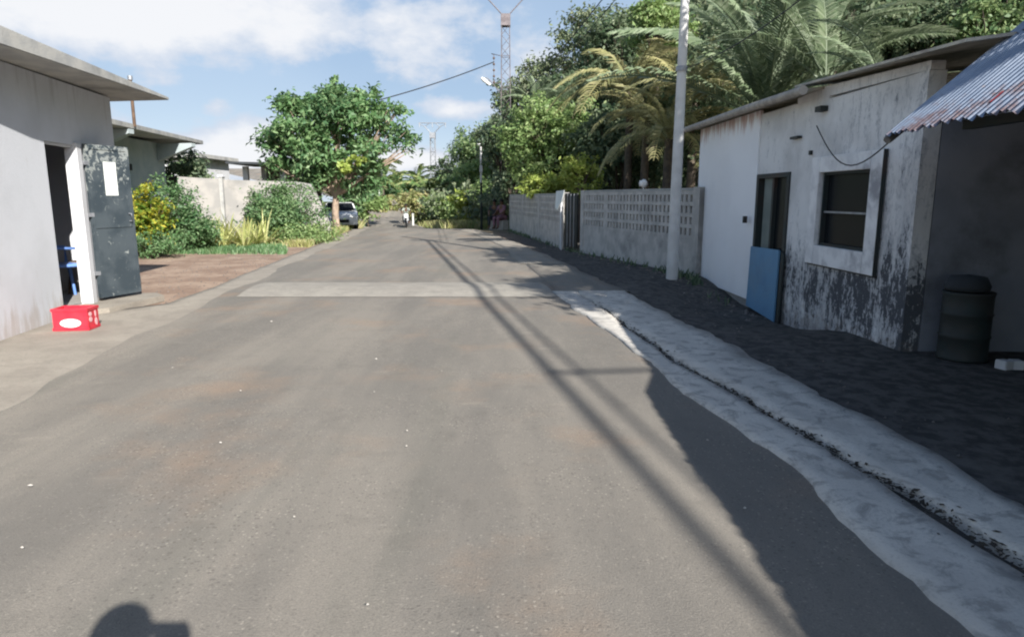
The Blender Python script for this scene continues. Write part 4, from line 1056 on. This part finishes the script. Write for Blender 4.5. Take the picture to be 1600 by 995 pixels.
T(1585, 5, 18.5, 2.0, L_dark, 'dark tree at the top right corner behind the iron roof', 60, 150, 36, .18, .32)
T(1330, 40, 21, 1.8, L_dark, 'dark tree filling the space behind the green palm', 61, 200, 36, .2, .36, extra=((1250, 30, 1.5), (1180, 60, 1.5), (1110, 60, 1.4)))
T(1090, 190, 21, 1.5, L_dark, 'dark shrub between the pale pole and the hut', 62, 170, 34, .18, .3, extra=((1075, 250, 1.1), (1110, 130, 1.0)))
T(760, 235, 62, 3.0, L_mid, 'mid green tree right behind the street lamp', 63, 150, 30, .34, .6)
# tree beside the shops whose shade reaches the road
tree('shade_tree', 'tree standing beside the shops out over their roofs', 'tree', (8.2, 1.6, 0), [(-2.0, .0, 5.7, 1.1, 1.6, .9), (-.6, .6, 6.4, 1.4, 1.6, .9)], L_dark, 200, 36, .2, .34, 77, tr=.17)

tree('shade_tree', 'taller tree standing behind the hut beyond the iron roof', 'tree', (8.0, 7.6, 0), [(-1.2, .2, 6.2, 1.9, 2.3, 1.3), (.5, .2, 6.8, 1.9, 2.0, 1.3), (-1.0, -2.0, 6.8, 1.7, 1.6, 1.0)], L_dark, 340, 40, .22, .38, 78, tr=.2)
FG = [frond_mesh('frond_blades', L_palm, 4.3, 72, .66, .055, a_, 20 + i) for i, a_ in enumerate((.8, 1.1, .6))]
FY = [frond_mesh('frond_blades', L_palmy, 2.6, 42, .5, .04, a_, 30 + i, .5) for i, a_ in enumerate((1.3, 1.6, 1.0))]
FF = [frond_mesh('frond_blades', L_palmf, 3.2, 20, .75, .16, a_, 40 + i, .4) for i, a_ in enumerate((1.2, 1.5))]
p = spot(1195, 185, 16.5)
palm('large green feather palm leaning its fronds over the hut roof', (p.x, 16.5, gz(p.x, 16.5)), p.z - gz(p.x, 16.5), [(180, 70), (165, 55), (150, 78), (200, 40), (0, 55), (20, 35), (-10, 70), (90, 80), (60, 60), (130, 65), (-40, 60), (-80, 75), (220, 60), (10, 18), (185, 22), (260, 60), (100, 50), (30, 62), (-20, 45)], FG, 3, .2, 1.0)
p = spot(1385, 150, 14.0)
palm('green palm with low fronds fanning just above the right end of the hut roof', (p.x, 14.0, gz(p.x, 14)), p.z - gz(p.x, 14), [(180, 45), (165, 30), (10, 22), (0, 40), (90, 60), (150, 55), (30, 50), (200, 60), (-30, 30), (175, 15), (70, 30)], FG, 4, .16, .52)
p = spot(1290, 130, 15.2)
palm('young palm between the two bigger green ones behind the hut', (p.x, 15.2, gz(p.x, 15.2)), p.z - gz(p.x, 15.2), [(180, 60), (10, 60), (90, 80), (0, 38), (170, 40), (120, 65), (50, 70)], FG, 5, .15, .7)
for i, (px, py, Y, lab, sc) in enumerate(((985, 140, 23, 'yellowing palm highest of the dry ones left of the pale pole', 1.05), (1045, 215, 19.5, 'dry yellow palm drooping right behind the pale pole', .95), (1085, 160, 20.5, 'yellowing palm between the pale pole and the hut', .95), (1010, 190, 21.5, 'small dry palm in the middle of the yellow ones', .8))):
    p = spot(px, py, Y)
    palm(lab, (p.x, Y, gz(p.x, Y)), p.z - gz(p.x, Y), 15, FY, 60 + i, .13, sc, group='dry palms by the pale pole', el=(0, 75))
p = spot(838, 165, 29); palm('bright young palm poking from the light feathery tree', (p.x, 29, gz(p.x, 29)), p.z - gz(p.x, 29), 11, FG, 70, .1, .4, el=(30, 80))
for i, (px, py, Y, lab) in enumerate(((598, 285, 72, 'far palm with drooping dry fronds, leftmost beside the round tree'), (622, 292, 80, 'far palm just left of the distant lattice mast'), (652, 284, 78, 'far palm at the foot of the distant lattice mast'), (690, 292, 74, 'far palm right of the distant lattice mast'), (668, 302, 68, 'low far palm above the posts at the bend'), (574, 272, 60, 'far palm half behind the right side of the round tree'))):
    p = spot(px, py, Y)
    palm(lab, (p.x, Y, gz(p.x, Y)), p.z - gz(p.x, Y), 12, FF, 80 + i, .16, 1.0, group='far palms', el=(-5, 70))

# ------------------------------------------------------------------ wooded hillside and far growth
rs = np.random.RandomState(11); AV = []
y = 12.0
while y < 175:
    stp = 2.2 + y * .012
    x = max(foot(y) - 2.0, -.16 * y - 3)
    xe = min((.85 if y > 30 else 1.2) * y + (4 if y > 30 else 9), foot(y) + 24)
    while x < xe:
        xx, yy = x + rs.uniform(-1, 1), y + rs.uniform(-1, 1)
        if not (yy < 34 and xx < 4.0) and not (yy < 25 and xx < 12.5):
            h = rs.uniform(3.2, 6.2) * (.55 + .45 * sm(0, 4, xx - foot(yy))); r = rs.uniform(1.2, 2.3)
            z = gz(xx, yy)
            lb = [(xx, yy, z + h * .62, r, r, h * .45)] + [(xx + rs.uniform(-1, 1) * r * .8, yy + rs.uniform(-1, 1) * r * .8, z + h * rs.uniform(.35, .95), r * .5, r * .5, r * .42) for _ in range(4)]
            sz = .24 + .0022 * yy; nc = int(30 if yy < 80 else 20)
            P, nn = crown_pts(lb, nc, 26, .42 + .002 * yy, rs, .55)
            AV.append(card_leaves(P, nn, sz, rs))
        x += stp * rs.uniform(.75, 1.2)
    y += stp * .85
AV = np.concatenate(AV); put(np_mesh('hillside_forest', AV, quads(len(AV) // 4), L_hill), kind='stuff')
# shrubs along the far bend, each one
BS = [(556, 322, 66, 1.9, L_lite, 'light green shrub at the left of the far bend beyond the car'), (578, 330, 74, 2.0, L_grass, 'straw coloured shrub behind the small pale post'), (600, 318, 78, 2.2, L_lite, 'pale green shrub rising behind the far small motorcycle'), (624, 334, 70, 1.7, L_lime, 'lime green low shrub left of the oncoming rider'), (650, 332, 72, 1.9, L_lite, 'light green low shrub right behind the white marker post'), (678, 336, 66, 1.6, L_lime, 'lime green low shrub right of the slim lamp post'),
      (735, 318, 46, 1.3, L_lime, 'bright yellow-green shrub at the right of the far bend, beside the street lamp'), (712, 325, 50, 1.2, L_lite, 'light green shrub at the far bend, second left from the street lamp'),
      (690, 322, 54, 1.4, L_lite, 'light green shrub above the right end of the road crest'), (655, 322, 58, 1.6, L_grass, 'yellowish shrub behind the white marker post'),
      (628, 322, 62, 1.6, L_grass, 'dry yellowish shrub behind the oncoming motorcycle'), (600, 325, 58, 1.4, L_grass, 'dry yellow bush behind the far small motorcycle'),
      (575, 318, 50, 1.3, L_lite, 'green bush right of the round tree trunk'), (556, 300, 44, 1.3, L_bush, 'dark green bush close behind the round tree'),
      (722, 290, 58, 2.0, L_mid, 'rounded green tree left of the street lamp'), (745, 275, 55, 1.6, L_lite, 'pale green tree touching the street lamp'),
      (610, 298, 74, 2.0, L_bush, 'green scrub between the far palms'), (640, 300, 84, 2.2, L_bush, 'green scrub under the distant lattice mast'), (765, 300, 42, 1.0, L_lite, 'green bush right of the street lamp foot'),
      (700, 275, 70, 2.2, L_dark, 'dark tree at the lower tip of the wooded slope')]
for i, (px, py, Y, r, m, lab) in enumerate(BS):
    T(px, py, Y, r, m, lab, 100 + i, 70, 28, .14 + .0035 * Y, .4, .8, 'roadside_shrub' if 'shrub' in lab or 'bush' in lab or 'scrub' in lab else 'leafy_tree', 'shrub' if 'shrub' in lab or 'bush' in lab or 'scrub' in lab else 'tree', group='growth at the far bend', tr=.08)
rs = np.random.RandomState(12); AV = []
for i in range(330):
    yy = rs.uniform(92, 150); xx = rs.uniform(-1.0 * yy, -.08 * yy)
    if from_road_l(yy) - 2.5 < xx < road_r(yy) + 2: continue
    z = gz(xx, yy); r = rs.uniform(1.5, 3); h = rs.uniform(2.6, 4.6)
    P, nn = crown_pts([(xx, yy, z + h * .5, r, r, h * .5)], 24, 16, .7, rs, .5); AV.append(card_leaves(P, nn, .6, rs))
AV = np.concatenate(AV); put(np_mesh('far_woodland', AV, quads(len(AV) // 4), L_mid), kind='stuff')
def gv(r):
    y = r.uniform(36, 62); s = r.random()
    return (road_r(y) + .3 + abs(r.gauss(0, 2.2)), y) if s < .6 else (from_road_l(y) - .5 - abs(r.gauss(0, 2.5)), y)
grass('grass', gv, 12000, .5, 9)

# ------------------------------------------------------------------ people and vehicles
def skin(name, J, E, m, parent=None, root=0, sub=2):
    me = bpy.data.meshes.new(name); me.from_pydata([j[:3] for j in J], E, [])
    o = bpy.data.objects.new(name, me); COL.objects.link(o)
    md = o.modifiers.new('skin', 'SKIN'); md.use_smooth_shade = True
    for i, j in enumerate(J):
        r = j[3] if isinstance(j[3], tuple) else (j[3], j[3])
        me.skin_vertices[0].data[i].radius = r; me.skin_vertices[0].data[i].use_root = (i == root)
    s = o.modifiers.new('sub', 'SUBSURF'); s.levels = sub; s.render_levels = sub
    bpy.context.view_layer.update()
    ev = o.evaluated_get(bpy.context.evaluated_depsgraph_get())
    nm = bpy.data.meshes.new_from_object(ev); nm.materials.clear(); nm.materials.append(m)
    for p_ in nm.polygons: p_.use_smooth = True
    o.modifiers.clear(); o.data = nm; nm.name = name
    if parent is not None: o.parent = parent
    return o
def human(label, loc, rz, pose, shirt, trousers, helmet=None, group=None, fingers=True):
    """pose: dict of joints (x right, y forward, z up)"""
    t = thing('person', label, 'person', loc, rz, group)
    P = pose
    names = ['pelvis', 'waist', 'chest', 'neck', 'chin', 'head', 'crown']
    J = [(*P['pelvis'], (.15, .11)), (*P['waist'], (.125, .095)), (*P['chest'], (.155, .10)), (*P['neck'], .052), (*P['chin'], (.062, .075)), (*P['head'], (.078, .092)), (*P['crown'], (.062, .07))]
    E = [(i, i + 1) for i in range(6)]
    def chain(start, pts):
        prev = start
        for q, r in pts: J.append((*q, r)); E.append((prev, len(J) - 1)); prev = len(J) - 1
        return prev
    for s in ('l', 'r'):
        sg = -1 if s == 'l' else 1
        w = chain(2, [(P['sh_' + s], .062), (P['el_' + s], .044), (P['wr_' + s], .030), (P['hd_' + s], (.040, .022))])
        chain(0, [(P['hip_' + s], .092), (P['kn_' + s], .062), (P['an_' + s], .042), (P['toe_' + s], (.045, .03))])
        if fingers:
            hd, wr = Vector(P['hd_' + s]), Vector(P['wr_' + s]); d = (hd - wr).normalized(); sd_ = d.cross(Vector((0, 0, 1)))
            sd_ = sd_.normalized() if sd_.length > .1 else Vector((1, 0, 0))
            for k in range(4):
                o_ = sd_ * (k - 1.5) * .022; L_ = (.065, .08, .075, .055)[k]; b0 = hd + o_ * .8
                chain(w, [(b0 + d * .03, .009), (b0 + d * L_, .008), (b0 + d * L_ + Vector((0, 0, -.03)), .007)])
            chain(w, [(hd + sd_ * .045 * sg, .011), (hd + sd_ * .06 * sg + d * .04, .009)])
    skin('body', J, E, M_skin, t)
    Jc = [(*P['pelvis'], (.165, .125)), (*P['waist'], (.145, .115)), (*P['chest'], (.175, .12)), (P['neck'][0], P['neck'][1], P['neck'][2] - .04, .07)]
    Ec = [(0, 1), (1, 2), (2, 3)]
    for s in ('l', 'r'):
        sh, el_ = Vector(P['sh_' + s]), Vector(P['el_' + s]); n0 = len(Jc)
        Jc += [(*sh, .078), (*sh.lerp(el_, .8), .06)]; Ec += [(2, n0), (n0, n0 + 1)]
    skin('shirt', Jc, Ec, shirt, t)
    Jt = [(*(Vector(P['pelvis'])), (.17, .13))]; Et = []
    for s in ('l', 'r'):
        n0 = len(Jt); an = Vector(P['an_' + s]); kn = Vector(P['kn_' + s])
        Jt += [(*P['hip_' + s], .105), (*kn, .078), (*kn.lerp(an, .85), .06)]; Et += [(0, n0), (n0, n0 + 1), (n0 + 1, n0 + 2)]
    skin('trousers', Jt, Et, trousers, t)
    hc = Vector(P['head']) + Vector((0, -.012, .035))
    mb = MB()
    if helmet: mb.ball(hc, (.135, .15, .14), 14, 10); mb.build('helmet', helmet, t)
    else: mb.ball(hc, (.093, .105, .10), 14, 10); mb.build('hair', M_hair, t)
    f = MB(); fc = Vector(P['head'])
    f.ball(fc + Vector((0, .10, -.035)), (.014, .018, .022), 8, 6); f.build('nose', M_skin, t)
    e = MB()
    for s in (-1, 1): e.ball(fc + Vector((s * .032, .088, -.002)), (.012, .008, .008), 8, 6)
    e.build('eye', M_shirtd, t)
    return t
SIT = dict(pelvis=(0, 0, .55), waist=(0, .0, .72), chest=(0, .02, .95), neck=(0, .03, 1.12), chin=(0, .05, 1.17), head=(0, .055, 1.26), crown=(0, .05, 1.35),
           sh_l=(-.18, .02, 1.03), el_l=(-.24, .14, .78), wr_l=(-.16, .34, .68), hd_l=(-.13, .41, .66), sh_r=(.18, .02, 1.03), el_r=(.24, .14, .78), wr_r=(.16, .34, .68), hd_r=(.13, .41, .66),
           hip_l=(-.10, .04, .52), kn_l=(-.14, .42, .52), an_l=(-.13, .40, .09), toe_l=(-.14, .55, .04), hip_r=(.10, .04, .52), kn_r=(.14, .42, .52), an_r=(.13, .40, .09), toe_r=(.14, .55, .04))
RIDE = dict(SIT); RIDE.update(pelvis=(0, -.1, .86), waist=(0, -.08, 1.02), chest=(0, .0, 1.25), neck=(0, .03, 1.42), chin=(0, .06, 1.47), head=(0, .07, 1.56), crown=(0, .06, 1.65),
            sh_l=(-.19, .0, 1.33), el_l=(-.30, .2, 1.12), wr_l=(-.31, .42, 1.05), hd_l=(-.30, .48, 1.04), sh_r=(.19, .0, 1.33), el_r=(.30, .2, 1.12), wr_r=(.31, .42, 1.05), hd_r=(.30, .48, 1.04),
            hip_l=(-.10, -.08, .83), kn_l=(-.19, .32, .78), an_l=(-.20, .18, .36), toe_l=(-.20, .33, .32), hip_r=(.10, -.08, .83), kn_r=(.19, .32, .78), an_r=(.20, .18, .36), toe_r=(.20, .33, .32))
STAND = dict(pelvis=(0, 0, .92), waist=(0, 0, 1.06), chest=(0, .0, 1.26), neck=(0, .02, 1.42), chin=(0, .05, 1.465), head=(0, .055, 1.555), crown=(0, .045, 1.64),
             sh_l=(-.21, 0, 1.35), el_l=(-.27, -.02, 1.07), wr_l=(-.23, .08, .84), hd_l=(-.23, .11, .77), sh_r=(.18, 0, 1.35), el_r=(.36, .05, 1.22), wr_r=(.17, .12, 1.40), hd_r=(.13, .135, 1.45),
             hip_l=(-.10, 0, .90), kn_l=(-.11, .03, .49), an_l=(-.11, 0, .09), toe_l=(-.13, .16, .04), hip_r=(.10, 0, .90), kn_r=(.11, .03, .49), an_r=(.11, 0, .09), toe_r=(.13, .16, .04))
def motorcycle(label, loc, rz, group=None):
    t = thing('motorcycle', label, 'motorcycle', loc, rz, group)
    for y in (-.62, .62):
        wh = MB().lathe([(.27, -.05), (.31, -.045), (.325, 0), (.31, .045), (.27, .05), (.27, -.05)], (0, y, .325), 24, 'X').build('wheel', M_black, t)
        m = MB().lathe([(.27, -.03), (.255, 0), (.27, .03)], (0, y, .325), 24, 'X')
        for k in range(10):
            a = k * math.pi / 5; m.tube([(0, y, .325), (0, y + .26 * math.cos(a), .325 + .26 * math.sin(a))], .006, 4)
        m.build('rim', M_iron2, wh)
    f = MB()
    for s in (-1, 1): f.tube([(s * .09, .62, .33), (s * .09, .48, .95)], .022, 6)
    f.build('fork', M_iron2, t)
    b = MB(); b.extrude([(-.12, -.6, .62), (-.12, -.25, .42), (-.12, .15, .36), (-.12, .35, .55), (-.12, .42, .85), (-.12, .20, .92), (-.12, -.1, .74), (-.12, -.62, .78)], (.24, 0, 0)); b.build('body', M_shirtd, t, .02)
    MB().box(-.12, .12, -.62, .12, .78, .85).build('seat', M_black, t, .02)
    m = MB(); m.prism([(-.18, .42), (.18, .42), (.14, .54), (-.14, .54)], .48, .98); m.build('front_fairing', M_carw, t, .015)
    MB().ball((0, .56, .93), (.085, .05, .07)).build('headlight', M_lamp, t)
    m = MB(); m.tube([(-.36, .40, 1.04), (-.12, .46, 1.0), (.12, .46, 1.0), (.36, .40, 1.04)], .014, 6); m.build('handlebar', M_black, t)
    for s in (-1, 1):
        m = MB(); m.tube([(s * .26, .42, 1.03), (s * .32, .42, 1.2)], .007, 5); m.lathe([(0, -.01), (.05, -.008), (.05, .008), (0, .01)], (s * .32, .42, 1.24), 10, 'Y'); m.build('mirror', M_black, t)
    MB().tube([(.14, -.2, .34), (.15, -.75, .42)], [.03, .045], 8).build('exhaust', M_iron2, t)
    m = MB(); m.extrude([(-.07, .35, .62), (-.07, .62, .70), (-.07, .92, .60), (-.07, .62, .665)], (.14, 0, 0)); m.build('mudguard', M_black, t)
    return t
def on_road(px, Y): p = spot(px, 350, Y); return Vector((p.x, Y, gz(0, Y)))
q = on_road(635, 49.0)
motorcycle('oncoming motorcycle with a white front at the crest of the road, nearer and larger', q, math.pi + .12, 'motorcycles coming up the road')
human('person in a pale shirt riding the nearer oncoming motorcycle', q, math.pi + .12, RIDE, mat('pale_grey_shirt', (.34, .38, .33), None, 5, .9, 0), M_shirtd, group='riders')
q = on_road(592, 60.0)
motorcycle('far small motorcycle at the left of the road crest', q, math.pi + .2, 'motorcycles coming up the road')
human('person in dark clothes riding the far small motorcycle', q, math.pi + .2, RIDE, M_shirtd, M_shirtd, M_hair, group='riders')
# two people sitting by the end of the wall
for i, (px, Y, shm, lab, rz) in enumerate(((785, 31.2, M_shirtr, 'person in faded red sitting on a block at the far end of the block wall', math.pi * .75), (773, 31.6, M_shirtd, 'person in dark clothes sitting left of the one in red', math.pi * .9))):
    p = spot(px, 350, Y); p = Vector((p.x, Y, gz(0, Y)))
    b = MB().box(-.22, .22, -.2, .2, -.04, .40).build('stone_seat', M_block, None, .02); b.location = p; put(b, ('stone block under the person in red', 'stone block under the person in dark clothes')[i], 'block', 'stone seats'); b.rotation_euler = (0, 0, rz)
    P = {k: (v[0], v[1] + 0.0, v[2] + .0) for k, v in SIT.items()}
    human(lab, p, rz, P, shm, M_shirtr if i == 0 else M_shirtd, group='people sitting by the wall')
# photographer standing behind the phone
STAND = {k: (v[0], v[1], v[2] * .922 + (.10 if k[:2] == 'sh' else .04 if k in ('hd_r', 'wr_r') else 0)) for k, v in STAND.items()}
PH = Vector((-.085, -.215, 0.0))
human('person standing behind the viewpoint holding up a phone in the right hand', PH, 0, STAND, M_shirtd, M_shirtd)
ph = thing('phone', 'black phone held upright in the right hand of the standing person', 'phone', (.0, -.055, 1.4))
MB().box(-.045, .065, -.006, .004, -.038, .034).build('case', M_black, ph, .003); MB().box(-.042, .062, -.0085, -.0065, -.035, .031).build('screen', M_glass, ph)

# white car behind the tree trunk
cx = spot(531, 350, 36)
car = thing('parked_car', 'white car parked nose-on behind the trunk of the round tree', 'car', (cx.x - .1, 36.5, gz(0, 36.5) - .02), math.pi + .27)
prof = [(-2.0, .32), (-2.02, .62), (-1.9, .88), (-1.5, .95), (-1.1, 1.38), (.35, 1.42), (.95, .98), (1.85, .82), (2.02, .6), (2.0, .3)]
mb = MB(); n = len(prof); vs = []
for s, k in ((-1, 0), (1, 0)):
    for (y, z) in prof: vs.append((s * (.84 - (.16 if z > 1.2 else 0)), y, z))
mb.add(vs, [tuple(range(n - 1, -1, -1)), tuple(range(n, 2 * n))] + [(i, (i + 1) % n, n + (i + 1) % n, n + i) for i in range(n)])
mb.build('body', M_carw, car, .05)
mb = MB(); mb.add([(-.74, .93, 1.03), (.74, .93, 1.03), (.64, .42, 1.38), (-.64, .42, 1.38)], [(0, 1, 2, 3)]); mb.extrude([(-.72, .955, 1.02), (.72, .955, 1.02), (.62, .42, 1.385), (-.62, .42, 1.385)], (0, .012, .012)); mb.build('windscreen', M_glass, car)
for s in (-1, 1):
    MB().extrude([(s * .80, .8, 1.0), (s * .80, -1.1, 1.0), (s * .725, -.95, 1.32), (s * .725, .3, 1.34)], (s * .02, 0, 0)).build('side_window', M_glass, car)
    MB().ball((s * .62, 1.93, .68), (.17, .09, .09)).build('headlight', M_lamp, car)
    for y in (-1.3, 1.3):
        w_ = MB().lathe([(0, -.1), (.25, -.1), (.31, -.07), (.31, .07), (.25, .1), (0, .1)], (s * .76, y, .31), 20, 'X').build('wheel', M_black, car)
        MB().lathe([(0, -.105), (.18, -.105), (.18, .105), (0, .105)], (s * .76, y, .31), 16, 'X').build('rim', M_iron2, w_)
MB().box(-.4, .4, 2.0, 2.03, .42, .58).build('grille', M_black, car)

# scraps on the road, where they lie
def G(px, py):
    u = (px - 800) / FPX; v = (497.5 - py) / FPX; c, s = math.cos(PITCH), math.sin(PITCH)
    d = Vector((u, c + v * s, -s + v * c)); t = -CH / d.z; return d * t + Vector((0, 0, CH))
SC = [(48, 762, .028), (270, 577, .02), (424, 504, .03), (588, 563, .02), (376, 613, .015), (345, 695, .015), (636, 676, .013), (1105, 691, .02), (1163, 798, .014), (960, 457, .03), (1020, 432, .04), (1070, 443, .04), (36, 860, .014), (575, 950, .010), (460, 812, .010), (690, 582, .012), (635, 700, .012), (585, 615, .012)]
M_scrap = mat('dull_scrap', (.50, .47, .42), (.34, .31, .27), 30, .9, 0)
rr = random.Random(9)
SCL = ['white scrap of litter on the asphalt near the left edge of the photo', 'small pale scrap on the asphalt to the right of the red crate', 'pale scrap just before the left half of the speed hump', 'pale scrap on mid road straight before the speed hump',
       'tiny pale scrap on the left half of the road beyond the orange dust streaks', 'tiny scrap in the middle of the left half of the road', 'tiny scrap near the centre of the road, lower of the pair', 'pale scrap in the shade of the iron roof on the asphalt', 'tiny scrap right at the edge of the roof shade',
       'pale scrap on the verge patch beyond the drain slab', 'white scrap at the foot of the pale pole, on its left', 'white scrap at the foot of the pale pole, on its right', 'tiny scrap at the left edge above the human shadow', 'tiny scrap low in the photo right of the human shadow',
       'tiny scrap above the human shadow on the open asphalt', 'tiny scrap beside the cable shadow past the middle of the road', 'tiny scrap near the centre of the road, upper of the pair', 'tiny scrap on the centre of the road nearest the lone mid road scrap']
for i, (px, py, s) in enumerate(SC):
    s *= .62; g = G(px, py); z = .012 if g.x < 1.2 else .03
    mb = MB(); n = 6; ring = [(s * rr.uniform(.6, 1.1) * math.cos(k * 1.047), s * rr.uniform(.4, .7) * math.sin(k * 1.047), rr.uniform(.001, .006)) for k in range(n)]
    mb.add(ring + [(0, 0, .009)], [(k, (k + 1) % n, n) for k in range(n)])
    o = mb.build('litter_scrap', M_scrap); o.location = (g.x, g.y, gz(g.x, g.y) + (z if g.x < 1.9 else -.02)); put(o, SCL[i], 'litter', 'scraps of litter')
